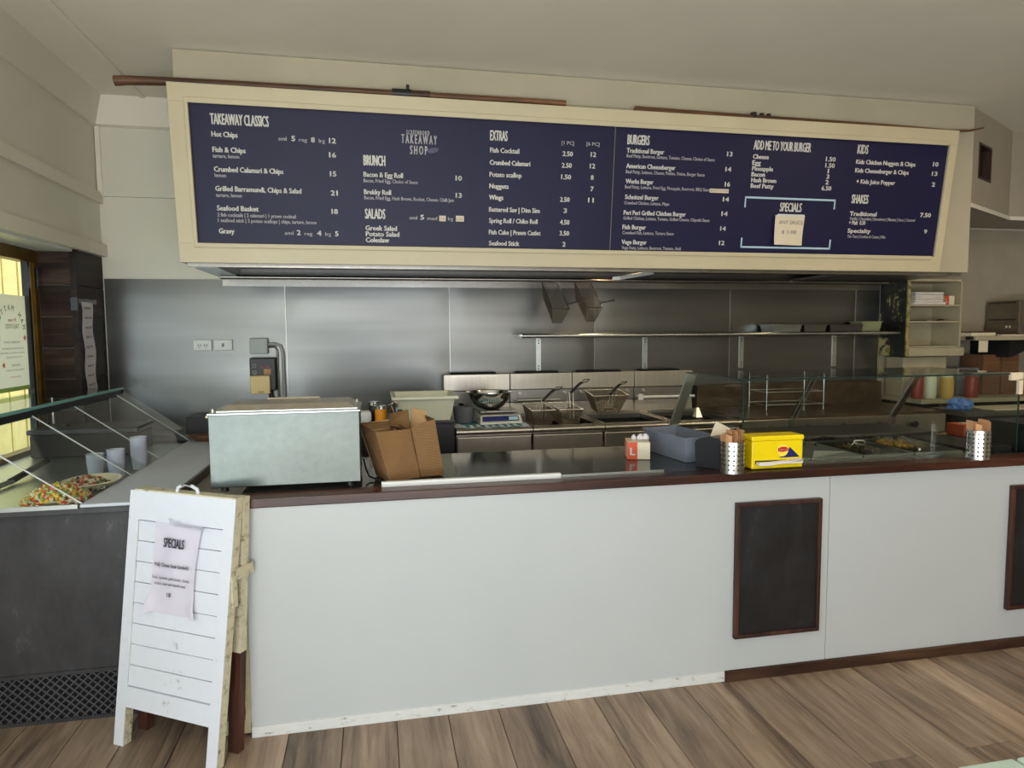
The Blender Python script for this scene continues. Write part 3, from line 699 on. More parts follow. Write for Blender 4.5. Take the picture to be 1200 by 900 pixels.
# poles lying on top of the menu board
p1 = thing('wooden_pole', 'brown wooden pole with a black clamp on the left top edge of the menu board', 'pole', (-0.1, 4.12, 3.02))
MB().tube([(-1.33, 4.10, 3.005), (-1.26, 4.10, 3.012), (-1.08, 4.11, 3.022), (-0.7, 4.12, 3.032), (1.19, 4.12, 3.042)], 0.027, 10, r2=0.018).build('shaft', 'brown_pole', p1)
MB().tube([(0.14, 4.12, 3.037), (0.25, 4.12, 3.038)], 0.028, 10).box(0.222, 0.24, 4.105, 4.135, 3.06, 3.088).build('clamp', 'black', p1)
MB().tube([(0.25, 4.12, 3.038), (0.36, 4.12, 3.039)], 0.0235, 10).build('grip_wrap', 'brown_leg', p1)
p2 = thing('wooden_pole', 'slim dark pole with upturned tip on the right top edge of the menu board', 'pole', (2.8, 4.12, 3.02))
MB().tube([(1.64, 4.12, 3.030), (2.4, 4.12, 3.026), (3.3, 4.12, 3.024), (3.7, 4.12, 3.022), (3.95, 4.12, 3.018), (4.12, 4.115, 3.028), (4.235, 4.11, 3.052)], 0.022, 10, r2=0.005).build('shaft', 'brown_pole', p2)
k = MB()
for dx, r in ((0.0, 0.020), (0.06, 0.015), (0.11, 0.014)):
    k.lathe([(0.001, 3.02), (r, 3.024), (r, 3.05+r*0.4), (0.001, 3.056+r*0.4)], 2.46+dx, 4.12, 10)
k.build('clamp_knob', 'black', p2)

# wall fittings on the steel sheets
for i, (x0, x1, lab) in enumerate(((-1.249, -1.128, 'white double power outlet on the steel wall, left of the pair'), (-1.112, -0.990, 'white wall switch plate on the steel wall, right of the pair'))):
    t = thing('power_outlet', lab, 'power outlet', ((x0+x1)/2, 5.18, 1.525))
    B(x0, x1, 5.162, 5.188, 1.527, 1.603, 0.004).build('cover_plate', 'outlet', t)
    m = MB()
    if i == 0:
        for xx in (x0+0.04, x0+0.08): m.box(xx-0.010, xx-0.004, 5.1605, 5.163, 1.555, 1.572).box(xx+0.004, xx+0.010, 5.1605, 5.163, 1.555, 1.572).box(xx-0.002, xx+0.002, 5.1605, 5.163, 1.54, 1.552)
    else: m.box(x0+0.052, x0+0.068, 5.158, 5.163, 1.553, 1.577)
    m.build('socket_slots' if i == 0 else 'rocker_switch', 'ink_l', t)
t = thing('junction_box', 'grey square junction box with a conduit running down the steel wall', 'junction box', (-0.79, 5.17, 1.49))
B(-0.868, -0.745, 5.13, 5.188, 1.50, 1.612, 0.006).build('cover', 'box_grey', t)
MB().tube([(-0.745, 5.165, 1.57), (-0.70, 5.165, 1.57), (-0.66, 5.165, 1.555), (-0.645, 5.165, 1.50), (-0.643, 5.165, 1.05)], 0.011, 8).build('conduit', 'box_grey', t)
MB().tube([(-0.745, 5.172, 1.55), (-0.70, 5.172, 1.548), (-0.685, 5.172, 1.52), (-0.683, 5.172, 1.05)], 0.008, 8).build('conduit', 'steel', t)
t = thing('wall_controller', 'black wall controller with a cream lower cover, under the grey junction box', 'controller', (-0.775, 5.15, 1.19))
B(-0.868, -0.690, 5.10, 5.188, 1.235, 1.472, 0.008).build('casing', 'black', t)
B(-0.862, -0.728, 5.068, 5.10, 1.215, 1.345, 0.006).build('lower_cover', 'beige_cover', t)
MB().box(-0.772, -0.722, 5.094, 5.1, 1.353, 1.392).build('display_window', 'kraft', t)
m = MB(); put_text(m, 'TIMER', (-0.815, 5.0675, 1.225), (1, 0, 0), (0, 0, 1), 0.045, 0.010, 0.02); m.build('cover_lettering', 'ink', t)
for z in (1.415, 1.368):
    MB().tube([(-0.835+0.012*math.cos(a*PI/6), 5.098, z+0.012*math.sin(a*PI/6)) for a in range(12)], 0.0015, 4, closed=True).build('dial_ring', 'tape', t)
MB().box(-0.79, -0.775, 5.096, 5.1, 1.400, 1.408).box(-0.75, -0.735, 5.096, 5.1, 1.400, 1.408).build('indicator_light', 'red', t)
MB().tube([(-0.74, 5.16, 1.24), (-0.735, 5.15, 1.19), (-0.72, 5.15, 1.165)], 0.016, 8).build('cable_gland', 'black', t)

# long steel shelf with its brackets
t = thing('wall_shelf', 'long stainless steel wall shelf above the fryers', 'shelf', (2.7, 5.05, 1.6))
MB().box(1.07, 4.345, 4.95, 5.187, 1.612, 1.622).tube([(1.09, 4.945, 1.614), (4.345, 4.945, 1.614)], 0.017, 10).build('shelf_plate', 'steel_lt', t)
for x in (1.274, 2.166, 3.025, 3.906):
    b = MB().box(x-0.019, x+0.019, 5.176, 5.187, 1.33, 1.61).build('bracket_upright', 'steel_lt', t)
    MB().box(x-0.01, x+0.01, 4.97, 5.18, 1.592, 1.611).build('bracket_arm', 'steel_d', b)
    m = MB()
    for z in (1.35, 1.37, 1.55, 1.57): m.box(x-0.005, x+0.005, 5.174, 5.177, z, z+0.008)
    m.build('bracket_slots', 'black_m', b)
# trays and tub on the shelf
def gtray(name, label, x0, x1, z0, h, mat, y0=4.95, y1=5.15, grp=None):
    t = thing(name, label, 'tray', ((x0+x1)/2, (y0+y1)/2, z0), group=grp); i = 0.012
    MB().frustum([(x0+i, y0+i), (x1-i, y0+i), (x1-i, y1-i), (x0+i, y1-i)], [(x0, y0), (x1, y0), (x1, y1), (x0, y1)], z0, z0+h).build('pan', mat, t)
    MB().box(x0-0.008, x1+0.008, y0-0.008, y1+0.008, z0+h, z0+h+0.006, 0.002).build('rim', mat, t)
gtray('steel_tray', 'bright steel tray at the left end of the items on the wall shelf', 3.175, 3.43, 1.623, 0.062, 'steel_lt')
gtray('steel_tray', 'dull steel tray second from the left on the wall shelf', 3.45, 3.66, 1.623, 0.060, 'steel')
gtray('steel_tray', 'brownish steel tray stack between the dull tray and the green tub on the wall shelf', 3.69, 4.00, 1.623, 0.058, 'steel_d')
gtray('plastic_tub', 'pale green tub on the wall shelf at its right end', 4.03, 4.22, 1.623, 0.085, 'leaf_pale', 5.0, 5.15)

# ================================================================ service counter
CY = 2.81
ct = thing('service_counter', 'long white laminate service counter with a red-brown wooden top edge', 'counter', (1.9, CY, 0))
for a, b in ((-0.52, 2.118), (2.121, 4.9)):
    B(a, b, CY, CY+0.018, 0.045, 0.952, 0.001).build('front_panel', 'laminate', ct)
B(-0.52, 1.585, CY-0.008, CY+0.004, 0.0, 0.046, 0.002).build('skirting', 'worn', ct)
B(1.587, 4.9, CY-0.018, CY, 0.0, 0.05, 0.002).build('skirting', 'skirt_wood', ct)['label'] = 'dark brown timber skirting'
B(-0.545, 4.9, CY-0.012, CY+0.10, 0.953, 0.992, 0.004).build('timber_edge', 'bar_wood', ct)
B(-0.545, -0.522, CY+0.012, CY+0.045, 0.06, 0.952, 0.001).build('end_post', 'old_cream', ct)
B(-0.66, -0.524, CY+0.01, CY+0.055, 0.012, 0.072, 0.003).build('foot_rail', 'old_cream', ct)
B(-0.53, -0.50, CY+0.05, 3.62, 0.03, 0.95).build('end_panel', 'black_m', ct)
B(-0.545, 4.9, CY+0.10, 3.63, 0.955, 0.990).build('worktop', 'worktop', ct)
B(-0.50, 4.9, 3.58, 3.61, 0.03, 0.955).build('rear_panel', 'white_trim', ct)
B(0.022, 0.812, CY+0.075, CY+0.098, 0.992, 1.014, 0.001).build('edging_strip', 'white_trim', ct)
B(0.816, 1.31, CY+0.085, CY+0.098, 0.992, 1.004, 0.001).build('edging_strip', 'steel_lt', ct)
# two framed chalkboards on the front
def chalkboard(x0, x1, z0, z1, label):
    t = thing('chalkboard', label, 'chalkboard', ((x0+x1)/2, CY-0.01, z0), group='chalkboards on the counter front')
    f = 0.018
    B(x0+f, x1-f, CY-0.014, CY-0.002, z0+f, z1-f).build('board_panel', 'chalk', t)
    for a in ((x0, x1, z0, z0+f), (x0, x1, z1-f, z1), (x0, x0+f, z0+f, z1-f), (x1-f, x1, z0+f, z1-f)):
        B(a[0], a[1], CY-0.026, CY-0.002, a[2], a[3], 0.002).build('frame_side', 'brown_leg', t)
    return t
chalkboard(1.622, 2.065, 0.208, 0.853, 'framed blank chalkboard on the counter front below the yellow tin')
chalkboard(3.149, 3.60, 0.208, 0.855, 'framed blank chalkboard on the counter front at the right picture edge')

# ================================================================ left glass display case
dc = thing('display_case', 'charcoal cabinet topped by a sloping glass salad display beside the window', 'display case', (-1.45, 3.9, 0))
B(-2.02, -0.88, 3.10, 4.73, 0.22, 0.925, 0.003).build('cabinet_body', 'cab', dc)
B(-2.02, -0.88, 3.115, 4.7, 0.0, 0.22).build('vent_recess', 'black_m', dc)
g = MB(); x = -2.02
while x < -0.86:
    for s in (-1, 1):
        h = 0.20; x0, x1 = (x-s*h/2, x+s*h/2)
        pts = []
        # clip the slanting bar to the grille
        n = 2
        xa, xb = max(min(x0, x1), -2.02), min(max(x0, x1), -0.88)
        if xb-xa < 0.01: continue
        fz = lambda q: 0.015+(q-x0)/(x1-x0)*h
        za, zb = fz(xa), fz(xb)
        e = 0.0042; yf = 3.098 if s > 0 else 3.10
        g.hexa([(xa, yf, za-e), (xb, yf, zb-e), (xb, yf+0.006, zb-e), (xa, yf+0.006, za-e), (xa, yf, za+e), (xb, yf, zb+e), (xb, yf+0.006, zb+e), (xa, yf+0.006, za+e)])
    x += 0.036
gg = g.build('vent_grille', 'grille', dc); gg['kind'] = 'stuff'
MB().box(-2.02, -0.88, 3.095, 3.11, 0.205, 0.222).box(-2.02, -0.88, 3.095, 3.11, 0.0, 0.016).build('grille_frame', 'cab', dc)
B(-2.02, -0.875, 3.02, 3.10, 0.915, 0.938, 0.003).build('front_lip', 'cab', dc)
B(-1.195, -0.875, 3.03, 4.85, 0.938, 0.952, 0.003).build('side_ledge', 'steel_ledge', dc)
B(-0.885, -0.875, 3.03, 4.85, 0.80, 0.938).build('ledge_skirt', 'steel_d', dc)
B(-0.872, -0.56, 3.15, 4.70, 0.885, 0.90).build('infill_shelf', 'infill', dc)
B(-2.02, -1.2, 3.03, 4.73, 0.926, 0.932).build('display_deck', 'steel_lt', dc)
B(-2.02, -1.2, 3.022, 3.034, 0.932, 0.955).build('deck_rail', 'steel_lt', dc)
SB, ST = Vector((-1.19, 0, 0.953)), Vector((-1.63, 0, 1.275))
for i, (ya, yb) in enumerate(((3.04, 3.585), (3.60, 4.05), (4.07, 4.67), (4.69, 4.85))):
    off = 0.0 if i % 2 == 0 else 0.008
    q = [(SB.x+off, ya, SB.z), (SB.x+off, yb, SB.z), (ST.x+off, yb, ST.z), (ST.x+off, ya, ST.z)]
    MB().slab(q, (0.6, 0, 0.8), 0.005).build('sloping_pane', 'acrylic', dc)
    for yy in (ya,):
        MB().slab([(SB.x+off, yy-0.004, SB.z), (SB.x+off, yy, SB.z), (ST.x+off, yy, ST.z), (ST.x+off, yy-0.004, ST.z)], (0.6, 0, 0.8), 0.0055).build('pane_edge', 'edge_l', dc)
MB().slab([(-1.19, 3.036, 0.953), (-2.0, 3.036, 0.953), (-2.0, 3.036, 1.27), (-1.63, 3.036, 1.27)], (0, 1, 0), 0.005).build('end_pane', 'glass', dc)
B(-2.02, -1.60, 3.03, 4.80, 1.292, 1.304, 0.002).build('top_pane', 'glass_top', dc)
B(-1.606, -1.592, 3.02, 4.80, 1.290, 1.306, 0.002).build('pane_edge', 'edge', dc)
B(-1.67, -1.60, 3.03, 4.80, 1.255, 1.288).build('top_rail', 'black', dc)
B(-2.0, -1.60, 4.77, 4.80, 1.255, 1.288).build('top_rail', 'black', dc)
MB().tube([(-1.66, 4.1, 1.25), (-1.655, 3.6, 1.25)], 0.006, 6).build('lamp_tube', 'white_trim', dc)
for y in (3.6, 4.67): MB().tube([(-1.96, y, 0.93), (-1.96, y, 1.26)], 0.008, 8).build('pane_post', 'steel_lt', dc)

# contents of the case
def heap(cx, cy, cz, rx, ry, rz, n, mats, parent, names, s=0.014):
    groups = {m: MB() for m in mats}
    for i in range(n):
        a = random.uniform(0, 2*PI); r = math.sqrt(random.random()); x = cx+rx*r*math.cos(a); y = cy+ry*r*math.sin(a)
        z = cz+rz*(1-r*r)*random.uniform(0.7, 1.1); m = random.choice(mats); k = random.uniform(0.6, 1.2)*s
        bm = bmesh.new(); bmesh.ops.create_cube(bm, size=1); mt = Matrix.Rotation(random.uniform(0, 3), 3, Vector((random.random(), random.random(), random.random())).normalized())
        for v in bm.verts: v.co = mt @ Vector((v.co.x*k, v.co.y*k*1.3, v.co.z*k*0.6)) + Vector((x, y, z))
        groups[m].bm(bm)
    for m, nm_ in zip(mats, names):
        o = groups[m].build(nm_, m, parent); o['kind'] = 'stuff'
d1 = thing('salad_dish', 'oval beige dish of tomato salad under the sloping glass near the front', 'salad dish', (-1.30, 3.17, 0.932))
MB().lathe([(0.001, 0.934), (0.08, 0.934), (0.11, 0.945), (0.125, 0.957), (0.121, 0.960), (0.105, 0.948), (0.08, 0.939), (0.001, 0.939)], -1.34, 3.19, 32, 1.0, 0.95).build('dish', 'bread', d1)
heap(-1.34, 3.18, 0.945, 0.125, 0.115, 0.062, 520, ['tomato', 'corn', 'lettuce', 'onion'], d1, ['tomato_pieces', 'corn_kernels', 'lettuce_pieces', 'onion_pieces'])
d2 = thing('salad_dish', 'wide pale dish of red and green salad behind the front salad dish', 'salad dish', (-1.22, 3.5, 0.932))
MB().lathe([(0.001, 0.934), (0.10, 0.934), (0.135, 0.95), (0.17, 0.972), (0.166, 0.976), (0.13, 0.956), (0.10, 0.942), (0.001, 0.942)], -1.30, 3.44, 36, 0.72, 0.85).build('dish', 'bread', d2)
heap(-1.31, 3.41, 0.950, 0.095, 0.10, 0.04, 420, ['tomato', 'lettuce', 'onion', 'olive'], d2, ['tomato_pieces', 'lettuce_pieces', 'onion_pieces', 'olive_pieces'])
def cups(x, y, n, h0, label):
    t = thing('cup_stack', label, 'cup stack', (x, y, 0.935), group='stacks of clear plastic cups in the display case')
    for i in range(n):
        z = 0.936+i*0.017
        MB().lathe([(0.030, z), (0.040, z+0.085), (0.042, z+0.087), (0.039, z+0.085), (0.029, z+0.003)], x, y, 18).build('cup', 'cupg', t)
cups(-1.365, 3.67, 3, 0, 'shortest stack of clear plastic cups in the display case, leftmost of three')
cups(-1.275, 3.68, 4, 0, 'middle stack of clear plastic cups in the display case')
cups(-1.225, 3.86, 6, 0, 'tallest stack of clear plastic cups in the display case, beside the ledge')
t = thing('storage_bin', 'black storage bin with a grey lid at the far end of the display case', 'bin', (-1.62, 4.45, 0.933))
B(-1.95, -1.38, 4.33, 4.62, 0.934, 1.07, 0.012).build('bin_body', 'black_m', t); B(-1.96, -1.37, 4.32, 4.63, 1.07, 1.10, 0.008).build('lid', 'black', t)
MB().lathe([(0.001, 1.10), (0.018, 1.102), (0.02, 1.12), (0.001, 1.125)], -1.80, 4.45, 14).build('lid_knob', 'black', t)
t = thing('serving_tongs', 'black handled serving tongs lying by the window side of the display case', 'tongs', (-1.75, 3.5, 0.933))
MB().tube([(-1.72, 3.15, 0.945), (-1.70, 3.6, 0.95)], 0.010, 8).tube([(-1.75, 3.15, 0.945), (-1.72, 3.6, 0.95)], 0.008, 8).build('arms', 'steel_lt', t)
MB().tube([(-1.71, 3.6, 0.95), (-1.70, 3.95, 0.985)], 0.016, 8).build('grip', 'black', t)

t = thing('wooden_board', 'brown wooden serving board lying on the far end of the display ledge', 'board', (-0.98, 4.75, 0.953))
MB().lathe([(0.001, 0.954), (0.15, 0.956), (0.19, 0.985), (0.18, 0.992), (0.001, 0.975)], -1.0, 4.68, 20, 1.0, 0.5).build('board', 'brown_pole', t)

# poster and price strip at the window
po = thing('window_poster', 'white poster seen mirrored from behind, taped to the left window glass', 'poster', (-2.055, 4.45, 1.32))
B(-2.058, -2.056, 4.24, 4.62, 1.32, 1.88).build('poster_sheet', 'poster', po)
def mir(s, y, z, wd, cap, mat, nm_, bold=0.01):
    m = MB(); put_text(m, s, (-2.0545, y, z), (0, -1, 0), (0, 0, 1), wd, cap, bold); letters(m.build(nm_, mat, po))
arc = MB()
for i, ch in enumerate('MAN MATTERS'):
    if ch == ' ': continue
    a = PI*(0.05+0.9*i/10); cy_, cz_ = 4.44, 1.66
    p = Vector((-2.0545, cy_+0.135*math.cos(a), cz_+0.13*math.sin(a)))
    ux = Vector((0, -math.sin(a), math.cos(a))); ux = Vector((0, -math.sin(a), math.cos(a))) if True else ux
    uy = Vector((0, math.cos(a), math.sin(a)))
    put_text(arc, ch, p, ux, uy, 0.024, 0.034, 0.02)
letters(arc.build('arched_lettering', 'green_ink', po))
mir('Free', 4.50, 1.725, 0.09, 0.022, 'pink', 'script_lettering'); mir('TALK FOOD', 4.53, 1.685, 0.15, 0.028, 'green_ink', 'title_lettering')
mir('WEDNESDAY NIGHTS', 4.53, 1.60, 0.18, 0.012, 'ink_l', 'body_lettering')
mir('join us for food and a friendly chat', 4.57, 1.565, 0.24, 0.011, 'ink_l', 'body_lettering')
mir('everyone is welcome to come along', 4.58, 1.54, 0.27, 0.010, 'ink_l', 'body_lettering'); mir('at the community hall', 4.55, 1.515, 0.18, 0.010, 'ink_l', 'body_lettering')
mir('MORE INFO', 4.52, 1.465, 0.1, 0.012, 'ink_l', 'body_lettering'); mir('bring a plate to share', 4.56, 1.44, 0.2, 0.010, 'ink_l', 'body_lettering')
mir('call in any time', 4.52, 1.40, 0.12, 0.010, 'pink', 'body_lettering')
for y, z in ((4.335, 1.475), (4.59, 1.63), (4.30, 1.63)):
    m = MB(); m.add([(-2.0545, y+0.022*math.cos(k*PI/5)*(1 if k % 2 else 0.45), z+0.022*math.sin(k*PI/5)*(1 if k % 2 else 0.45)) for k in range(10)], [tuple(range(10))])
    m.build('printed_leaf', 'pink', po)
B(-2.0555, -2.0545, 4.24, 4.62, 1.32, 1.345).build('green_border', 'leaf_lime', po)
ps = thing('price_strip', 'long narrow white price list strip taped to the dark plank pier', 'price list', (-1.818, 4.9, 1.3))
mb = MB(); n = 12
prs = [(4.800+0.012*math.sin(i*1.3)+0.02*i/n, 4.958+0.016*math.sin(i*1.1+1)+0.02*i/n, 1.855-0.62*i/n) for i in range(n+1)]
mb.add([(-1.8165, a, z) for a, b, z in prs]+[(-1.8165+0.004, b, z) for a, b, z in prs], [(i, i+1, n+2+i, n+1+i) for i in range(n)])
mb.build('paper_strip', 'paper', ps)
for i, s in enumerate(('BURGERS', 'fish 120', 'steak 200', 'pattie 150', 'egg 100', 'onion', 'bacon 90', 'salt 20', 'squid 100')):
    m = MB(); put_text(m, s, (-1.8105, 4.835, 1.81-i*0.062), (0.024, 1, 0), (0, 0, 1), 0.085, 0.016, 0.02); letters(m.build('strip_lettering', 'ink', ps))
B(-1.8155, -1.810, 4.75, 5.03, 1.845, 1.875).build('tape_strip', 'acrylic', ps)
B(-1.853, -1.813, 4.738, 4.741, 1.80, 1.88).build('tape_strip', 'acrylic', ps)

# ================================================================ sandwich board
# local frame: x along the face (left to right), y into the board, z up
BL = Vector((-1.062, 2.88, 0)); BR = Vector((-0.616, 2.605, 0)); ang = math.atan2(BR.y-BL.y, BR.x-BL.x)
sb = thing('sandwich_board', 'white weathered timber sandwich board standing left of the counter', 'sandwich board', tuple(BL), (0, 0, ang))
W = (BR-BL).length; TW = W+0.008; HT = 1.012; LEAN = 0.135
def fp(x, y, z):           # front frame coordinates: leans back as it rises
    k = z/HT; return ((x-W/2)*(1+0.03*k)+W/2+0.012*k, y+LEAN*k, z)
def fb(x0, x1, y0, y1, z0, z1): return MB().hexa([fp(x0, y0, z0), fp(x1, y0, z0), fp(x1, y1, z0), fp(x0, y1, z0), fp(x0, y0, z1), fp(x1, y0, z1), fp(x1, y1, z1), fp(x0, y1, z1)])
lw = 0.050; th = 0.040
def two(name, x0, x1, y0, y1, z0, z1, m1='board'): return fb(x0, x1, y0, y1, z0, z1).build(name, m1, sb, local=True)
for x in (0, W-lw):
    two('leg', x, x+lw, 0, 0.004, 0, HT)
    two('leg_side', x+0.0005, x+lw-0.0005, 0.004, th, 0, HT, 'board_side')
two('top_rail', lw, W-lw, 0.0, 0.030, HT-0.115, HT); two('bottom_rail', lw, W-lw, 0.0, 0.030, 0.155, 0.235)
two('top_cap', 0.02, W, 0.0, th, HT, HT+0.006, 'board_side')
z = 0.237; i = 0
while z < HT-0.12:
    z1 = min(z+0.082, HT-0.117)
    two('slat', lw, W-lw, 0.006+0.001*(i % 2), 0.020, z+0.0015, z1-0.0015); z += 0.082; i += 1
# handle
MB().tube([fp(W*0.43, 0.015, HT+0.002), fp(W*0.44, 0.013, HT+0.024), fp(W*0.48, 0.012, HT+0.034), fp(W*0.57, 0.012, HT+0.034), fp(W*0.62, 0.013, HT+0.024), fp(W*0.635, 0.015, HT+0.002)], 0.007, 8).build('rope_handle', 'board', sb, local=True)
# rear frame, nearly upright
def rp_(x, y, z): k = z/HT; return ((x-W/2)*(1+0.03*k)+W/2+0.012*k, y+0.115+(LEAN+th-0.115+0.002)*k, z)
def rb(x0, x1, y0, y1, z0, z1, name, mat): return MB().hexa([rp_(x0, y0, z0), rp_(x1, y0, z0), rp_(x1, y1, z0), rp_(x0, y1, z0), rp_(x0, y0, z1), rp_(x1, y0, z1), rp_(x1, y1, z1), rp_(x0, y1, z1)]).build(name, mat, sb, local=True)
for x in (0, W-lw):
    rb(x, x+lw, 0, 0.034, 0, 0.40, 'rear_leg', 'brown_leg'); rb(x, x+lw, 0, 0.034, 0.40, HT, 'rear_leg_upper', 'board_side')
rb(lw, W-lw, 0.004, 0.024, 0.2, HT, 'rear_panel', 'board_side')
MB().box(W+0.012, W+0.018, 0.11, 0.22, 0.70, 0.745).box(W+0.012, W+0.02, 0.10, 0.125, 0.60, 0.72).build('folding_stay', 'board_side', sb, local=True)
sp = thing('specials_sheet', 'white printed SPECIALS sheet taped on the sandwich board', 'paper sheet', tuple(BL), (0, 0, ang))
def sheet(u, v):           # u across 0..1, v down 0..1
    z = 0.905-0.36*v; half = 0.118+0.012*math.sin(v*PI)*-1+0.02*(v > 0.85)*(v-0.85)*6
    x = 0.258+(u-0.5)*2*half-0.012*v; y = 0.006-0.010*math.sin(v*PI)*(0.5+0.5*math.cos((u-0.5)*9))-0.022*(v > 0.8)*(v-0.8)*5*(abs(u-0.5) > 0.35)
    return fp(x, y-0.004, z)
nu, nv_ = 12, 16; mb = MB()
mb.add([sheet(i/nu, j/nv_) for j in range(nv_+1) for i in range(nu+1)], [(j*(nu+1)+i, (j+1)*(nu+1)+i, (j+1)*(nu+1)+i+1, j*(nu+1)+i+1) for j in range(nv_) for i in range(nu)], True)
mb.build('sheet', 'paper_b', sp, local=True)
up = (Vector(fp(0.2, 0, 0.9))-Vector(fp(0.2, 0, 0.5))).normalized()
for s, x, z, wd, cap, b, nm_ in (('SPECIALS', 0.204, 0.807, 0.104, 0.038, 0.035, 'heading_lettering'), ('Philly Cheese Steak Sandwich', 0.166, 0.730, 0.172, 0.015, 0.03, 'title_lettering'),
        ('Steak, capsicum, garlic butter, cheese,', 0.158, 0.682, 0.190, 0.011, 0.02, 'body_lettering'), ('tomato, onion and chipotle mayo', 0.170, 0.660, 0.160, 0.011, 0.02, 'body_lettering'), ('18', 0.238, 0.617, 0.018, 0.017, 0.03, 'price_lettering')):
    mb = MB(); put_text(mb, s, Vector(fp(x, -0.014, z)), (1, 0, 0), up, wd, cap, b); letters(mb.build(nm_, 'ink', sp, local=True))
mb = MB(); put_text(mb, 'Takeaway', Vector(fp(0.215, -0.012, 0.893)), (1, 0, -0.05), up, 0.19, 0.026, 0.01); letters(mb.build('faded_chalk_writing', 'board', sp, local=True))

# ================================================================ things on the counter
# stainless food warmer
fwm = thing('food_warmer', 'large stainless steel countertop food warmer box at the left end of the counter', 'food warmer', (-0.365, 3.10, 0.992))
B(-0.668, -0.064, 2.935, 3.27, 1.012, 1.316, 0.003).build('body', 'steel_warm', fwm)
MB().box(-0.672, -0.06, 2.931, 3.274, 1.314, 1.322, 0.002).build('top_flange', 'steel_lt', fwm)
MB().hexa([(-0.63, 2.965, 1.328), (-0.08, 2.965, 1.328), (-0.08, 3.25, 1.328), (-0.63, 3.25, 1.328), (-0.60, 2.99, 1.350), (-0.11, 2.99, 1.350), (-0.11, 3.22, 1.350), (-0.60, 3.22, 1.350)]).build('lid', 'steel_b', fwm)
MB().box(-0.64, -0.07, 2.955, 3.26, 1.322, 1.330, 0.002).build('lid_rim', 'steel_lt', fwm)
MB().tube([(-0.46, 3.12, 1.348), (-0.46, 3.12, 1.36), (-0.24, 3.12, 1.36), (-0.24, 3.12, 1.348)], 0.006, 6).build('lid_handle', 'steel_b', fwm)
for x, y in ((-0.62, 2.97), (-0.11, 2.97), (-0.62, 3.22), (-0.11, 3.22)):
    MB().lathe([(0.018, 0.992), (0.014, 1.0), (0.014, 1.012)], x, y, 12).build('foot', 'black', fwm)
MB().tube([(-0.69, 3.0, 1.30), (-0.668, 3.0, 1.30)], 0.008, 8).build('side_knob', 'chrome', fwm)
for x in (-0.65, -0.08): MB().lathe([(0.009, 1.326), (0.010, 1.338), (0.001, 1.344)], x, 3.24 if x > -0.2 else 2.95, 10).build('corner_knob', 'chrome', fwm)
t = thing('power_cable', 'thin black cable looping behind the food warmer onto the worktop', 'cable', (-0.02, 3.05, 0.992))
MB().tube([(-0.055, 3.2, 1.06), (-0.045, 3.12, 1.03), (-0.03, 3.06, 1.005), (0.0, 3.03, 0.998), (0.02, 3.02, 0.998)], 0.004, 6).build('cable', 'black', t)

# cardboard box, two open halves
cb = thing('cardboard_box', 'open brown cardboard box with its flaps up on the worktop', 'cardboard box', (0.15, 3.1, 0.992))
def wall(p, q, zb0, zb1, z0, z1, name='side_panel', mat='card', par=cb):
    """upright panel from p to q at the bottom (zb) leaning to the top points p', q'"""
    a, b = Vector(p[0]+(zb0,)), Vector(q[0]+(zb1,)); c, d = Vector(q[1]+(z1,)), Vector(p[1]+(z0,))
    n = (b-a).cross(d-a).normalized()
    MB().slab([a, b, c, d], n*-1, 0.004).build(name, mat, par)
P1, P1t = (0.058, 2.96), (0.002, 3.00); P2, P2t = (0.192, 3.03), (0.152, 3.05)
P0, P0t = (0.00, 3.13), (-0.070, 3.13); P3, P3t = (0.11, 3.22), (0.08, 3.24)
wall((P0, P0t), (P1, P1t), 0.995, 0.994, 1.235, 1.212); wall((P1, P1t), (P2, P2t), 0.994, 0.996, 1.212, 1.214)
wall((P3, P3t), (P2, P2t), 0.995, 0.996, 1.23, 1.214); wall((P0, P0t), (P3, P3t), 0.995, 0.995, 1.235, 1.24, mat='cardboard_in')
MB().slab([(*P0, 0.995), (*P1, 0.994), (*P2, 0.996), (*P3, 0.995)], (0, 0, 1), 0.003).build('box_bottom', 'card', cb)
Q1, Q1t = (0.198, 3.04), (0.158, 3.02); Q2, Q2t = (0.306, 3.055), (0.262, 3.01); Q3, Q3t = (0.27, 3.26), (0.235, 3.28)
wall((Q1, Q1t), (Q2, Q2t), 0.996, 0.996, 1.226, 1.262); wall((Q2, Q2t), (Q3, Q3t), 0.996, 0.996, 1.262, 1.25)
wall((P3, (0.085, 3.20)), (Q3, (0.235, 3.26)), 0.996, 0.996, 1.20, 1.235, mat='cardboard_in')
MB().slab([(0.055, 3.19, 1.215), (0.16, 3.12, 1.205), (0.155, 3.20, 1.285), (0.075, 3.26, 1.262)], (0, 1, 0.2), 0.004).build('flap', 'card', cb)
MB().slab([(0.165, 3.22, 1.20), (0.25, 3.20, 1.22), (0.245, 3.28, 1.268), (0.175, 3.28, 1.285)], (0, 1, 0.2), 0.004).build('flap', 'cardboard_in', cb)
MB().slab([(-0.066, 3.11, 1.236), (0.06, 3.16, 1.236), (0.065, 3.05, 1.222), (-0.01, 3.01, 1.216)], (0, 0, 1), 0.004).build('flap', 'card', cb)

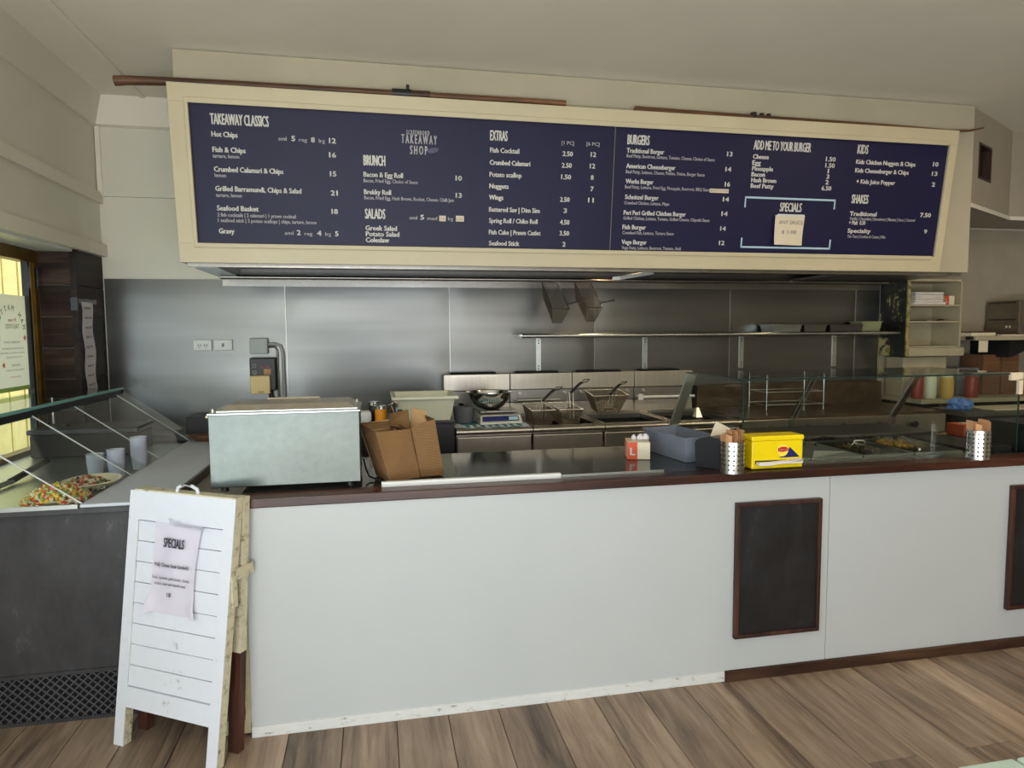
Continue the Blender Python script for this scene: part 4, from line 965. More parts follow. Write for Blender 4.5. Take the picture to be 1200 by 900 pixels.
# glove boxes
def glovebox(x, y, z, rz, s, label, wd=0.12, dp=0.16, h=0.085, grp=None):
    t = thing('glove_box', label, 'glove box', (x, y, z), (0, 0, rz))
    B(0, wd, 0, dp, 0, h, 0.002).build('carton', 'box_cream', t, local=True)
    MB().box(0, 0.052*wd/0.12, -0.0015, 0.0, 0.0, h).build('red_print', 'box_red', t, local=True); MB().box(-0.0015, 0, 0.11*dp/0.16, dp, 0.0, h).build('red_print', 'box_red', t, local=True)
    m = MB(); put_text(m, 'L', (0.015*wd/0.12, -0.0022, h*0.26), (1, 0, 0), (0, 0, 1), 0.024*wd/0.12, h*0.45, 0.06); letters(m.build('size_letter', 'menu_white', t, local=True))
    return t
gb = glovebox(1.262, 3.235, 0.992, math.radians(-16), 1, 'orange and cream glove box marked L on the worktop beside the grey bin', 0.115, 0.15, 0.088)
m = MB(); put_text(m, 'L', (-0.0022, 0.143, 0.088*0.26), (0, -1, 0), (0, 0, 1), 0.024, 0.04, 0.06); letters(m.build('size_letter', 'menu_white', gb, local=True))
gl = thing('crumpled_glove', 'white crumpled disposable glove on top of the glove box beside the grey bin', 'glove', (1.38, 3.3, 1.08))
m = MB()
for dx, dy, r in ((0, 0, 0.018), (0.03, 0.0, 0.022), (0.015, 0.02, 0.018), (-0.03, 0.01, 0.014)):
    m.lathe([(0.001, 1.078-0.0), (r, 1.083), (r*0.9, 1.09+r*0.4), (r*0.3, 1.098+r*0.6), (0.001, 1.099+r*0.6)], 1.355+dx, 3.30+dy, 8)
m.build('glove', 'paper', gl)

# grey tub and black bin side by side
def orient(o, loc, rz): o.location = loc; o.rotation_euler = (0, 0, rz); return o
def openbin(name, label, loc, rz, wx, wy, h, mat, flare=0.012, wallt=0.004, top=None):
    t = thing(name, label, 'container', loc, (0, 0, rz)); f = flare
    b = [(f, f), (wx-f, f), (wx-f, wy-f), (f, wy-f)]; tp = [(0, 0), (wx, 0), (wx, wy), (0, wy)]
    ib = [(f+wallt, f+wallt), (wx-f-wallt, f+wallt), (wx-f-wallt, wy-f-wallt), (f+wallt, wy-f-wallt)]; it = [(wallt, wallt), (wx-wallt, wallt), (wx-wallt, wy-wallt), (wallt, wy-wallt)]
    vs = [(x, y, 0) for x, y in b]+[(x, y, h) for x, y in tp]+[(x, y, wallt) for x, y in ib]+[(x, y, h) for x, y in it]
    fs = [(3, 2, 1, 0), (8, 9, 10, 11)]
    for i in range(4):
        j = (i+1) % 4; fs += [(i, j, 4+j, 4+i), (4+i, 4+j, 12+j, 12+i), (12+i, 12+j, 8+j, 8+i)]
    MB().add(vs, fs).build('tub', mat, t, local=True)
    MB().box(-0.008, wx+0.008, -0.008, 0.0, h-0.008, h).box(-0.008, wx+0.008, wy, wy+0.008, h-0.008, h).box(-0.008, 0, 0, wy, h-0.008, h).box(wx, wx+0.008, 0, wy, h-0.008, h).build('rim', mat, t, local=True)
    return t
g1 = openbin('grey_container', 'open blue-grey plastic tub on the counter between glove box and black bin', (1.50, 3.075, 0.992), math.radians(7), 0.20, 0.40, 0.125, 'grey_bin')
bb = thing('black_bin', 'black rounded cutlery bin with a card standing in it, beside the perforated holder', 'container', (1.60, 2.93, 0.992))
MB().hexa([(1.515, 2.985, 0.993), (1.60, 2.862, 0.993), (1.715, 2.925, 0.993), (1.64, 3.045, 0.993), (1.510, 2.99, 1.108), (1.60, 2.855, 1.112), (1.725, 2.925, 1.112), (1.65, 3.055, 1.108)]).build('bin_body', 'black', bb)
mb = MB(); pts = []
for i in range(9):
    a = PI*i/8; pts.append((math.cos(a), math.sin(a)))
L0, L1 = Vector((1.510, 2.99, 1.108)), Vector((1.60, 2.855, 1.112)); Rv = Vector((0.128, 0.066, 0))
c = (L0+L1)/2; hv = (L1-L0)/2
ringA = [c+hv*-p[0]+Vector((0, 0, 0.032*p[1])) for p in pts]; ringB = [q+Rv for q in ringA]
mb.add(ringA+ringB, [(i, i+1, 9+i+1, 9+i) for i in range(8)]+[tuple(range(9))[::-1], tuple(range(9, 18))], True); mb.build('domed_lid', 'black', bb)
m = MB(); m.tube([(1.606, 2.853, 1.085), (1.603, 2.853, 1.07), (1.608, 2.854, 1.055), (1.603, 2.856, 1.04)], 0.003, 6); m.build('white_mark', 'tape', bb)
MB().slab([(1.60, 3.02, 1.115), (1.70, 2.96, 1.115), (1.685, 2.975, 1.175), (1.635, 3.02, 1.205), (1.60, 3.04, 1.205)][:4], (0.4, 0.8, 0), 0.003).build('card', 'paper_note', bb)

# perforated steel holders with paper sachets
def holder(cx, cy, label, glabel, seed):
    random.seed(seed)
    t = thing('sachet_holder', label, 'sachet holder', (cx, cy, 0.992), group='perforated sachet holders on the counter')
    R_ = 0.055; H = 0.145
    MB().lathe([(R_-0.003, 0.993), (R_, 0.993), (R_, 0.993+H), (R_-0.003, 0.993+H), (R_-0.003, 0.996)], cx, cy, 36).build('canister', 'chrome_b', t)
    h = MB()
    for r in range(6):
        for k in range(16):
            a = 2*PI*(k+0.5*(r % 2)*0)/16; z = 1.012+r*0.0215; rr = R_+0.0008
            c = Vector((cx+rr*math.cos(a), cy+rr*math.sin(a), z)); ta = Vector((-math.sin(a), math.cos(a), 0))
            h.add([c+ta*0.0042*math.cos(q*PI/3)+Vector((0, 0, 0.0042*math.sin(q*PI/3))) for q in range(6)], [tuple(range(6))])
    o = h.build('perforations', 'black_m', t); o['kind'] = 'stuff'
    n = 15
    for i in range(n):
        x = cx-0.043+0.086*i/(n-1); y = cy+random.uniform(-0.022, 0.022); z0 = 1.03; z1 = 1.178+random.uniform(-0.010, 0.016)-0.012*abs(i-n/2)/n
        tl = random.uniform(-0.010, 0.012); yw = random.uniform(0.012, 0.026)
        s = MB().hexa([(x-0.001, y-yw, z0), (x+0.002, y-yw+0.004, z0), (x+0.003, y+yw, z0), (x-0.001, y+yw, z0), (x-0.001+tl, y-yw-0.004, z1), (x+0.0035+tl, y-yw, z1-0.003), (x+0.003+tl, y+yw, z1), (x-0.001+tl, y+yw, z1)])
        s.build('paper_sachet', 'kraft', t)
    MB().slab([(cx-0.045, cy-0.03, 1.10), (cx-0.025, cy-0.042, 1.10), (cx-0.028, cy-0.044, 1.168), (cx-0.050, cy-0.03, 1.175)], (0, 1, 0), 0.002).build('paper_sachet', 'kraft', t)
    return t
holder(1.615, 2.825+0.0, 'perforated steel holder of brown paper sachets left of the yellow tin', '', 3)
holder(2.985, 2.845, 'perforated steel holder of brown paper sachets at the right end of the counter', '', 5)

# yellow tea tin
tt = thing('tea_tin', 'yellow tea bag dispenser tin with a navy and red emblem', 'tin', (1.86, 2.92, 0.992))
B(1.725, 1.992, 2.842, 2.942, 0.996, 1.128, 0.006).build('tin_body', 'yellow', tt)
B(1.722, 1.996, 2.838, 2.946, 1.128, 1.152, 0.006).build('hinged_lid', 'yellow', tt)
B(1.728, 1.988, 2.846, 2.938, 0.992, 0.997).build('base', 'black', tt)
m = MB(); yf = 2.8412
m.add([(1.865, yf, 1.046), (1.975, yf, 1.046), (1.922, yf, 1.095), (1.905, yf, 1.075), (1.885, yf, 1.055)], [(0, 1, 2, 3, 4)]); m.build('emblem_swoosh', 'navy', tt)
m = MB(); m.add([(1.884+0.030*math.cos(k*PI/12), yf-0.0006, 1.082+0.030*math.sin(k*PI/12)) for k in range(24)], [tuple(range(24))]); m.build('emblem_disc', 'yellow_pale', tt)
m = MB(); m.add([(1.885+0.026*x, yf-0.0012, 1.085+z) for x, z in ((-1, -0.008), (-0.3, -0.012), (0.4, -0.011), (1, -0.006), (1, 0.008), (0.3, 0.013), (-0.4, 0.012), (-1, 0.006))], [tuple(range(8))]); m.build('emblem_label', 'red', tt)
m = MB(); put_text(m, 'Lipton', (1.866, yf-0.0018, 1.080), (1, 0, 0), (0, 0, 1), 0.038, 0.010, 0.04); letters(m.build('emblem_lettering', 'menu_white', tt))
B(1.742, 1.978, 2.8405, 2.843, 1.018, 1.036).build('slot', 'black_m', tt)
MB().box(1.746, 1.975, 2.815, 2.842, 1.022, 1.030).hexa([(1.744, 2.812, 1.018), (1.80, 2.812, 1.016), (1.80, 2.842, 1.018), (1.744, 2.842, 1.018), (1.746, 2.812, 1.026), (1.975, 2.812, 1.038), (1.975, 2.842, 1.04), (1.746, 2.842, 1.026)]).build('tea_bag_edge', 'paper', tt)

# right glass display over the bain-marie
rd = thing('glass_display', 'long clear glass sneeze display standing on the right half of the counter', 'glass display', (2.55, 3.3, 0.992))
GX0, GX1, GY0, GYT, GYB, GZ = 1.74, 3.345, 2.955, 3.57, 3.78, 1.405
B(GX0, GX1, GY0, GY0+0.006, 0.996, GZ-0.001).build('front_pane', 'glass_g', rd)
for x in (GX0, GX1-0.006):
    MB().hexa([(x, GY0+0.008, 0.996), (x+0.006, GY0+0.008, 0.996), (x+0.006, GYB, 1.0), (x, GYB, 1.0), (x, GY0+0.008, GZ-0.001), (x+0.006, GY0+0.008, GZ-0.001), (x+0.006, GYT, GZ-0.001), (x, GYT, GZ-0.001)]).build('end_pane', 'glass_g', rd)
B(GX0, GX1, GY0, GYT, GZ, GZ+0.008).build('top_pane', 'glass_g', rd)
MB().box(GX0-0.001, GX1+0.001, GY0-0.002, GY0, GZ, GZ+0.008).box(GX0-0.002, GX0, GY0, GYT, GZ, GZ+0.008).box(GX0-0.002, GX0+0.006, GY0-0.002, GY0+0.004, 0.996, GZ).box(GX1-0.004, GX1+0.002, GY0-0.002, GY0+0.004, 0.996, GZ).build('glass_edges', 'edge_d', rd)
for x, mt, wdt in ((1.775, 'steel_lt', 0.055), (2.57, 'acrylic_e', 0.03), (3.30, 'steel', 0.04)):
    y0, y1 = GYT-0.02, GYB+0.0
    MB().hexa([(x-wdt/2, y1, 1.08), (x+wdt/2, y1, 1.08), (x+wdt/2, y1+0.02, 1.08), (x-wdt/2, y1+0.02, 1.08), (x-wdt/2, y0, GZ-0.002), (x+wdt/2, y0, GZ-0.002), (x+wdt/2, y0+0.02, GZ-0.002), (x-wdt/2, y0+0.02, GZ-0.002)]).build('slanted_post', mt, rd)
    MB().box(x-wdt/2, x+wdt/2, y1, y1+0.02, 0.992, 1.08).build('post_foot', mt, rd)
MB().tube([(x_ := 2.555, GYB-0.003, 1.08), (2.555, GYT-0.024, GZ-0.005)], 0.0025, 6).tube([(2.585, GYB-0.003, 1.08), (2.585, GYT-0.024, GZ-0.005)], 0.0025, 6).build('post_edges', 'steel_lt', rd)
B(GX0+0.02, GX1-0.02, 3.46, 3.86, 0.991, 1.03, 0.003).build('rear_bench', 'steel_d', rd)
m = MB(); x = 1.8
while x < 3.0: m.box(x, x+0.03, 3.455, 3.461, 1.004, 1.016); x += 0.042
m.build('vent_slots', 'black_m', rd)
MB().box(3.28, 3.355, 2.945, 2.962, 1.375, 1.415).box(3.33, 3.356, 2.945, 2.96, 1.30, 1.38).build('tape_patch', 'paper_note', rd)
MB().box(3.05, 3.33, 2.97, 3.40, 0.993, 1.02).build('side_well', 'black', rd)
B(1.82, 3.04, 2.965, 3.45, 0.990, 0.996).build('pan_surround', 'steel_lt', rd)
labs = ['leftmost sunken bain-marie pan, with a steel lid', 'second bain-marie pan from the left, with a clear lid', 'third bain-marie pan from the left, with a tilted lid', 'rightmost bain-marie pan, holding yellow chips']
for i in range(4):
    x0 = 1.835+i*0.302; x1 = x0+0.29
    t = thing('bain_marie_pan', labs[i], 'pan', ((x0+x1)/2, 3.2, 0.996), group='bain-marie pans under the glass display')
    MB().box(x0, x1, 2.975, 2.99, 0.997, 1.008, 0.002).box(x0, x1, 3.425, 3.44, 0.997, 1.008, 0.002).box(x0, x0+0.015, 2.99, 3.425, 0.997, 1.008, 0.002).box(x1-0.015, x1, 2.99, 3.425, 0.997, 1.008, 0.002).build('pan_rim', 'steel_lt', t)
    MB().box(x0+0.016, x1-0.016, 2.991, 3.424, 0.9965, 0.998).build('pan_inside', 'steel_d', t)
    if i == 3:
        heap((x0+x1)/2, 3.25, 0.998, 0.10, 0.14, 0.012, 220, ['corn_d', 'fried'], t, ['chips', 'crumbed_pieces'], 0.018)
        MB().hexa([(x0+0.01, 2.985, 1.007), (x1-0.01, 2.985, 1.007), (x1-0.01, 3.43, 1.007), (x0+0.01, 3.43, 1.007), (x0+0.06, 3.03, 1.03), (x1-0.06, 3.03, 1.03), (x1-0.06, 3.38, 1.03), (x0+0.06, 3.38, 1.03)]).build('pan_lid', 'acrylic_e', t)
        MB().tube([((x0+x1)/2-0.10, 3.0, 1.02), ((x0+x1)/2-0.03, 3.12, 1.03), ((x0+x1)/2+0.02, 3.25, 1.045)], 0.006, 6).build('tongs_arm', 'steel_lt', t)
    else:
        MB().hexa([(x0+0.01, 2.985, 1.007), (x1-0.01, 2.985, 1.007), (x1-0.01, 3.43, 1.007), (x0+0.01, 3.43, 1.007), (x0+0.05, 3.03, 1.022+0.012*i), (x1-0.05, 3.03, 1.022), (x1-0.05, 3.38, 1.022), (x0+0.05, 3.38, 1.022+0.012*i)]).build('pan_lid', 'steel_lt' if i < 2 else 'acrylic_e', t)
        MB().tube([((x0+x1)/2-0.04, 3.2, 1.024), ((x0+x1)/2-0.03, 3.2, 1.042), ((x0+x1)/2+0.03, 3.2, 1.042), ((x0+x1)/2+0.04, 3.2, 1.024)], 0.005, 6).build('lid_handle', 'black' if i == 1 else 'steel_lt', t)
        if i: heap((x0+x1)/2, 3.2, 0.998, 0.10, 0.16, 0.006, 70, ['fried_d', 'bread_d'], t, ['crumbed_pieces', 'pale_pieces'], 0.016)
t = thing('black_caddy', 'black box-shaped caddy on the counter right of the glass display', 'container', (3.52, 3.05, 0.992))
MB().frustum([(3.372, 2.93), (3.70, 2.93), (3.70, 3.2), (3.372, 3.2)], [(3.365, 2.925), (3.70, 2.925), (3.70, 3.2), (3.365, 3.2)], 0.993, 1.135).build('caddy_body', 'black', t)
MB().box(3.36, 3.705, 2.92, 2.932, 1.13, 1.142).box(3.36, 3.372, 2.932, 3.2, 1.13, 1.142).build('rim', 'black', t)

# ================================================================ cooking line along the back wall
random.seed(11)
def fryer(x0, x1, label, kind):
    t = thing('deep_fryer', label, 'fryer', ((x0+x1)/2, 4.72, 0), group='stainless fryer units along the back wall')
    a, b = x0+0.003, x1-0.003
    MB().box(a, b, 4.34, 5.12, 0.10, 0.985 if kind == 'bench' else 0.90).build('body', 'steel_d', t)
    B(a+0.004, b-0.004, 4.318, 4.34, 0.14, 0.965, 0.006).build('door', 'steel_b', t)
    MB().tube([(a, 4.31, 1.0), (b, 4.31, 1.0)], 0.018, 12).box(a, b, 4.31, 4.345, 0.972, 1.005).build('front_bullnose', 'steel_b', t)
    for xx in (a+0.05, b-0.05):
        for yy in (4.42, 5.05): MB().tube([(xx, yy, 0), (xx, yy, 0.1)], 0.02, 8).build('leg', 'steel_d', t)
    if kind == 'bench':
        B(a, b, 4.32, 5.10, 0.985, 1.018).build('top_plate', 'steel_lt', t)
    else:
        v = MB().box(a, b, 4.32, 4.40, 0.985, 1.018).box(a, b, 4.86, 5.10, 0.985, 1.018).box(a, a+0.035, 4.40, 4.86, 0.985, 1.018).box(b-0.035, b, 4.40, 4.86, 0.985, 1.018)
        v.build('top_plate', 'steel', t)
        MB().box(a, b, 4.34, 4.395, 0.90, 0.985).box(a, b, 4.865, 5.12, 0.90, 0.985).box(a, a+0.03, 4.395, 4.865, 0.90, 0.985).box(b-0.03, b, 4.395, 4.865, 0.90, 0.985).build('vat_walls', 'black_m', t)
        B(a+0.031, b-0.031, 4.396, 4.864, 0.901, 0.93).build('oil_surface', 'oil', t)
        MB().box(a+0.03, b-0.03, 4.86, 4.875, 1.018, 1.04).build('vat_lip', 'steel_b', t)
    # stepped splashback with fold lines
    MB().hexa([(a, 5.06, 1.018), (b, 5.06, 1.018), (b, 5.17, 1.018), (a, 5.17, 1.018), (a, 5.075, 1.10), (b, 5.075, 1.10), (b, 5.17, 1.10), (a, 5.17, 1.10)]).build('splash_lower', 'steel', t)
    B(a, b, 5.068, 5.17, 1.105, 1.200, 0.002).build('splash_middle', 'steel', t)
    B(a, b, 5.058, 5.17, 1.204, 1.325, 0.002).build('splash_upper', 'steel_b', t)
    MB().box(a+0.06, b-0.1, 5.09, 5.165, 1.325, 1.338).build('flue_vent', 'black_m', t)
    for xx in (a+0.075, b-0.055):
        MB().tube([(xx, 5.069, 1.175), (xx, 5.05, 1.175)], 0.013, 12).build('basket_peg', 'steel_b', t)
    return t
fryer(0.51, 1.02, 'leftmost fryer unit, covered with a flat top and a teal cloth', 'bench')
f2 = fryer(1.02, 1.516, 'second fryer unit from the left, with two baskets standing in its vat', 'vat')
fryer(1.516, 2.03, 'third fryer unit, with one tilted basket at the back of its open vat', 'vat')
f4 = fryer(2.03, 2.53, 'rightmost fryer unit, beside the slanted post of the glass display', 'vat')
for x0, x1, mt in ((1.06, 1.40, 'steel_lt'), (2.045, 2.515, 'white_trim')):
    MB().tube([(x0, 5.0, 1.125), (x1, 5.0, 1.125)], 0.011, 8).tube([(x0+0.01, 5.0, 1.125), (x0+0.01, 5.07, 1.125)], 0.008, 8).tube([(x1-0.01, 5.0, 1.125), (x1-0.01, 5.07, 1.125)], 0.008, 8).build('basket_rail', mt, f4 if x0 > 2 else f2)
MB().box(2.035, 2.075, 4.985, 5.005, 1.105, 1.15).build('rail_bracket', 'white_trim', f4)
MB().hexa([(2.28, 4.50, 1.018), (2.33, 4.50, 1.018), (2.33, 4.56, 1.018), (2.28, 4.56, 1.018), (2.30, 4.53, 1.085), (2.315, 4.53, 1.085), (2.315, 4.55, 1.085), (2.30, 4.55, 1.085)]).build('drain_lever', 'steel_b', f4)

def basket(label, loc, rot, W=0.15, L=0.32, Dp=0.13, handle='up', hs=1.0, taper=0.03, hookend=True, nx=10, ny=20, nz=8):
    """rim rectangle at z = 0 (x across, y along), bottom at z = -Dp"""
    t = thing('fryer_basket', label, 'fryer basket', loc, rot, group='wire fryer baskets')
    hw = W/2; rim = [(-hw, 0, 0), (hw, 0, 0), (hw, L, 0), (-hw, L, 0)]
    MB().tube(rim, 0.0035, 6, closed=True).build('rim_wire', 'wire_b', t, local=True)
    m = MB(); r = 0.0018
    def P(u, v): k = v; return (u*(hw-taper*k), 0, 0)
    def ring(k): w_ = hw-taper*k; y0 = taper*0.6*k; y1 = L-taper*0.6*k; z = -Dp*k; return [(-w_, y0, z), (w_, y0, z), (w_, y1, z), (-w_, y1, z)]
    for j in range(1, nz+1):
        m.tube(ring(j/nz), r*1.2, 3, closed=True)
    A_, Z_ = ring(0), ring(1)
    for side in range(4):
        p0, p1 = Vector(A_[side]), Vector(A_[(side+1) % 4]); q0, q1 = Vector(Z_[side]), Vector(Z_[(side+1) % 4])
        n = nx if side % 2 == 0 else ny
        for i in range(n): f = i/n; m.tube([p0.lerp(p1, f), q0.lerp(q1, f)], r, 3)
    for i in range(1, nx): f = i/nx; m.tube([Vector(Z_[0]).lerp(Vector(Z_[1]), f), Vector(Z_[3]).lerp(Vector(Z_[2]), f)], r, 3)
    for i in range(1, ny): f = i/ny; m.tube([Vector(Z_[0]).lerp(Vector(Z_[3]), f), Vector(Z_[1]).lerp(Vector(Z_[2]), f)], r, 3)
    o = m.build('wire_mesh', 'wire', t, local=True); o['kind'] = 'stuff'
    if hookend:
        for s in (-0.35, 0.35):
            MB().tube([(s*W, L, 0), (s*W, L+0.012, 0.018), (s*W, L+0.03, 0.018), (s*W, L+0.036, 0.004)], 0.003, 6).build('hook', 'wire_b', t, local=True)
    if handle == 'up':
        d = 0.12*(hs-1)
        for s in (-0.012, 0.012): MB().tube([(s, -0.002, -0.06), (s, -0.004, 0.02 if hs > 0.5 else 0.005), (s, 0.02, 0.12+d)], 0.003, 6).build('handle_wire', 'wire_b', t, local=True)
        MB().tube([(0, 0.02, 0.115+d), (0.055, 0.045, 0.160+d), (0.085, 0.055, 0.180+d)], 0.010, 8).build('grip', 'black', t, local=True)
        MB().tube([(0.085, 0.055, 0.175+d), (0.10, 0.05, 0.200+d), (0.145, 0.06, 0.200+d), (0.135, 0.07, 0.185+d), (0.095, 0.065, 0.175+d)], 0.0035, 6).build('grip_loop', 'black', t, local=True)
    else:
        MB().tube([(hw-0.02, 0.02, -0.10), (hw-0.01, 0.06, 0.0)], 0.006, 6).build('handle_wire', 'wire', t, local=True)
        MB().tube([(hw-0.01, 0.06, 0.0), (hw+0.04, 0.05, 0.02), (hw+0.10, 0.055, 0.03)], 0.0075, 8).build('grip', 'black', t, local=True)
        MB().tube([(hw+0.10, 0.055, 0.03), (hw+0.135, 0.06, 0.03)], 0.003, 6).build('grip_loop', 'wire_b', t, local=True)
    return t
basket('wire basket with black grip standing in the second fryer, left of its pair', (1.135, 4.47, 1.108), (math.radians(2), 0, math.radians(-2)), 0.165, 0.36, 0.12, hs=0.6)
basket('wire basket with black grip standing in the second fryer, right of its pair', (1.335, 4.47, 1.108), (math.radians(2), 0, 0), 0.165, 0.36, 0.12)
basket('empty wire basket hung high at the back of the third fryer', (1.735, 4.78, 1.165), (math.radians(8), 0, math.radians(2)), 0.28, 0.20, 0.14, hs=0.1, taper=0.055)
tilt = math.atan2(0.21, 0.30)
basket('wire basket hanging tilted from the hood rail, left of the hanging pair', (1.305, 4.645, 1.805), (tilt, 0, 0), 0.125, 0.355, 0.135, 'side')
basket('wire basket hanging tilted from the hood rail, right of the hanging pair', (1.555, 4.645, 1.815), (tilt, 0, 0), 0.125, 0.355, 0.135, 'side')

# cloth, scale, bowl and jug on the covered fryer unit
t = thing('tea_towel', 'teal and white striped tea towel spread over the leftmost fryer unit', 'tea towel', (0.76, 4.6, 1.018))
m = MB(); s1 = MB(); n = 20
cv = [(0.515+0.50*i/n, 4.335+0.50*j/n*1.0, 1.0205+0.003*math.sin(i*1.3)*math.cos(j*0.9)+0.002) for j in range(n+1) for i in range(n+1)]
fs0 = [(j*(n+1)+i, j*(n+1)+i+1, (j+1)*(n+1)+i+1, (j+1)*(n+1)+i) for j in range(n) for i in range(n)]
white = [f for k, f in enumerate(fs0) if (k % n) in (0, 1, 18, 19) or (k//n) in (0,) or ((k % n) % 2 == 0 and (k//n) in (1, 2, 3, 4, 5))]
m.add(cv, [f for f in fs0 if f not in white]); m.build('teal_weave', 'teal', t)
m = MB(); m.add(cv, white); o = m.build('white_stripes', 'cloth_w', t); o['kind'] = 'stuff'
t = thing('kitchen_scale', 'white electronic kitchen scale with a dark blue display panel, on the tea towel', 'scale', (0.83, 4.6, 1.024))
MB().hexa([(0.695, 4.45, 1.026), (0.985, 4.47, 1.026), (0.97, 4.75, 1.026), (0.68, 4.73, 1.026), (0.70, 4.475, 1.082), (0.975, 4.495, 1.082), (0.965, 4.74, 1.096), (0.69, 4.72, 1.096)]).build('casing', 'white_pl', t)
MB().hexa([(0.708, 4.448, 1.046), (0.962, 4.466, 1.046), (0.962, 4.47, 1.046), (0.708, 4.452, 1.046), (0.71, 4.466, 1.078), (0.958, 4.484, 1.078), (0.958, 4.49, 1.078), (0.71, 4.472, 1.078)]).build('display_panel', 'navy', t)
MB().hexa([(0.89, 4.4585, 1.052), (0.955, 4.463, 1.052), (0.955, 4.467, 1.052), (0.89, 4.4625, 1.052), (0.891, 4.468, 1.074), (0.952, 4.473, 1.074), (0.952, 4.478, 1.074), (0.891, 4.473, 1.074)]).build('button_strip', 'pale_blue', t)
B(0.70, 0.96, 4.50, 4.73, 1.098, 1.112, 0.004).build('weighing_plate', 'steel', t)
t = thing('mixing_bowl', 'polished steel mixing bowl standing on the kitchen scale', 'bowl', (0.79, 4.62, 1.113))
MB().lathe([(0.001, 1.114), (0.065, 1.114), (0.10, 1.135), (0.135, 1.18), (0.148, 1.225), (0.163, 1.232), (0.163, 1.235), (0.145, 1.230), (0.130, 1.185), (0.095, 1.142), (0.06, 1.121), (0.001, 1.121)], 0.785, 4.62, 40).build('bowl', 'chrome', t)
t = thing('grey_jug', 'dull grey plastic jug standing left of the kitchen scale', 'jug', (0.61, 4.62, 1.024))
MB().lathe([(0.06, 1.026), (0.068, 1.04), (0.076, 1.14), (0.071, 1.14), (0.06, 1.045), (0.001, 1.04)], 0.60, 4.60, 24).build('body', 'grey_pl', t)
MB().tube([(0.66, 4.56, 1.13), (0.70, 4.52, 1.12), (0.705, 4.51, 1.07), (0.67, 4.54, 1.05)], 0.008, 8).build('handle', 'grey_pl', t)
t = thing('serving_spoon', 'thin steel spoon with a black tip resting across the grey jug', 'spoon', (0.66, 4.6, 1.15))
MB().tube([(0.58, 4.62, 1.148), (0.66, 4.56, 1.142), (0.735, 4.47, 1.114)], 0.007, 8).build('spoon_handle', 'steel_lt', t)
MB().tube([(0.575, 4.625, 1.149), (0.60, 4.60, 1.148)], 0.009, 8).build('black_tip', 'black', t)

# black trolley with the tub and bottles
t = thing('black_trolley', 'black box trolley standing left of the fryers behind the cardboard box', 'trolley', (0.2, 4.45, 0))
MB().box(-0.35, 0.49, 4.22, 4.75, 0.12, 1.075).build('body', 'black', t)
B(-0.36, 0.50, 4.21, 4.76, 1.075, 1.088, 0.004).build('top', 'black', t)
for x in (-0.28, 0.42):
    for y in (4.3, 4.68): MB().lathe([(0.03, 0.0), (0.035, 0.03), (0.03, 0.06), (0.012, 0.07), (0.012, 0.12)], x, y, 10).build('castor', 'black_m', t)
t = thing('plastic_tub', 'large cream-white rectangular plastic tub on the black trolley', 'tub', (0.32, 4.45, 1.088))
b0 = [(0.17, 4.27), (0.47, 4.27), (0.47, 4.58), (0.17, 4.58)]; t0 = [(0.125, 4.23), (0.50, 4.23), (0.50, 4.62), (0.125, 4.62)]
def ins(q, d): return [(q[0][0]+d, q[0][1]+d), (q[1][0]-d, q[1][1]+d), (q[2][0]-d, q[2][1]-d), (q[3][0]+d, q[3][1]-d)]
vs = [(x, y, 1.09) for x, y in b0]+[(x, y, 1.245) for x, y in t0]+[(x, y, 1.096) for x, y in ins(b0, 0.006)]+[(x, y, 1.245) for x, y in ins(t0, 0.006)]
fs = [(3, 2, 1, 0), (8, 9, 10, 11)]
for i in range(4):
    j = (i+1) % 4; fs += [(i, j, 4+j, 4+i), (4+i, 4+j, 12+j, 12+i), (12+i, 12+j, 8+j, 8+i)]
MB().add(vs, fs).build('tub_body', 'tub_white', t)
MB().box(0.105, 0.52, 4.21, 4.23, 1.228, 1.248, 0.004).box(0.105, 0.52, 4.62, 4.64, 1.228, 1.248, 0.004).box(0.105, 0.125, 4.23, 4.62, 1.228, 1.248, 0.004).box(0.50, 0.52, 4.23, 4.62, 1.228, 1.248, 0.004).build('rolled_rim', 'tub_white', t)
t = thing('spice_jar', 'orange powder jar with a silver lid between the food warmer and the tub', 'jar', (0.035, 4.3, 1.088))
MB().lathe([(0.034, 1.09), (0.036, 1.10), (0.036, 1.165), (0.034, 1.172)], 0.037, 4.28, 20).build('jar_body', 'orange', t)
MB().lathe([(0.037, 1.172), (0.037, 1.19), (0.034, 1.193)], 0.037, 4.28, 20).build('lid', 'chrome', t)
t = thing('spice_jar', 'black jar with a silver lid just behind the orange jar', 'jar', (-0.0, 4.42, 1.088))
MB().lathe([(0.034, 1.09), (0.036, 1.10), (0.036, 1.18), (0.034, 1.185)], 0.0, 4.40, 20).build('jar_body', 'black', t)
MB().lathe([(0.037, 1.185), (0.037, 1.205), (0.034, 1.208)], 0.0, 4.40, 20).build('lid', 'chrome', t)
t = thing('tape_dispenser', 'black and silver hand dispenser between the orange jar and the white tub', 'dispenser', (0.13, 4.18, 1.088))
MB().box(0.10, 0.17, 4.215, 4.235, 1.09, 1.17, 0.005).build('body', 'black', t); MB().tube([(0.115, 4.225, 1.15), (0.095, 4.22, 1.20), (0.115, 4.225, 1.225), (0.14, 4.225, 1.21), (0.135, 4.225, 1.16)], 0.011, 8).build('chrome_arm', 'chrome', t)
t = thing('white_carton', 'white rounded carton between the food warmer and the orange jar', 'carton', (-0.08, 4.3, 1.088))
B(-0.14, -0.02, 4.24, 4.36, 1.089, 1.16, 0.02).build('carton_body', 'cloth_w', t)

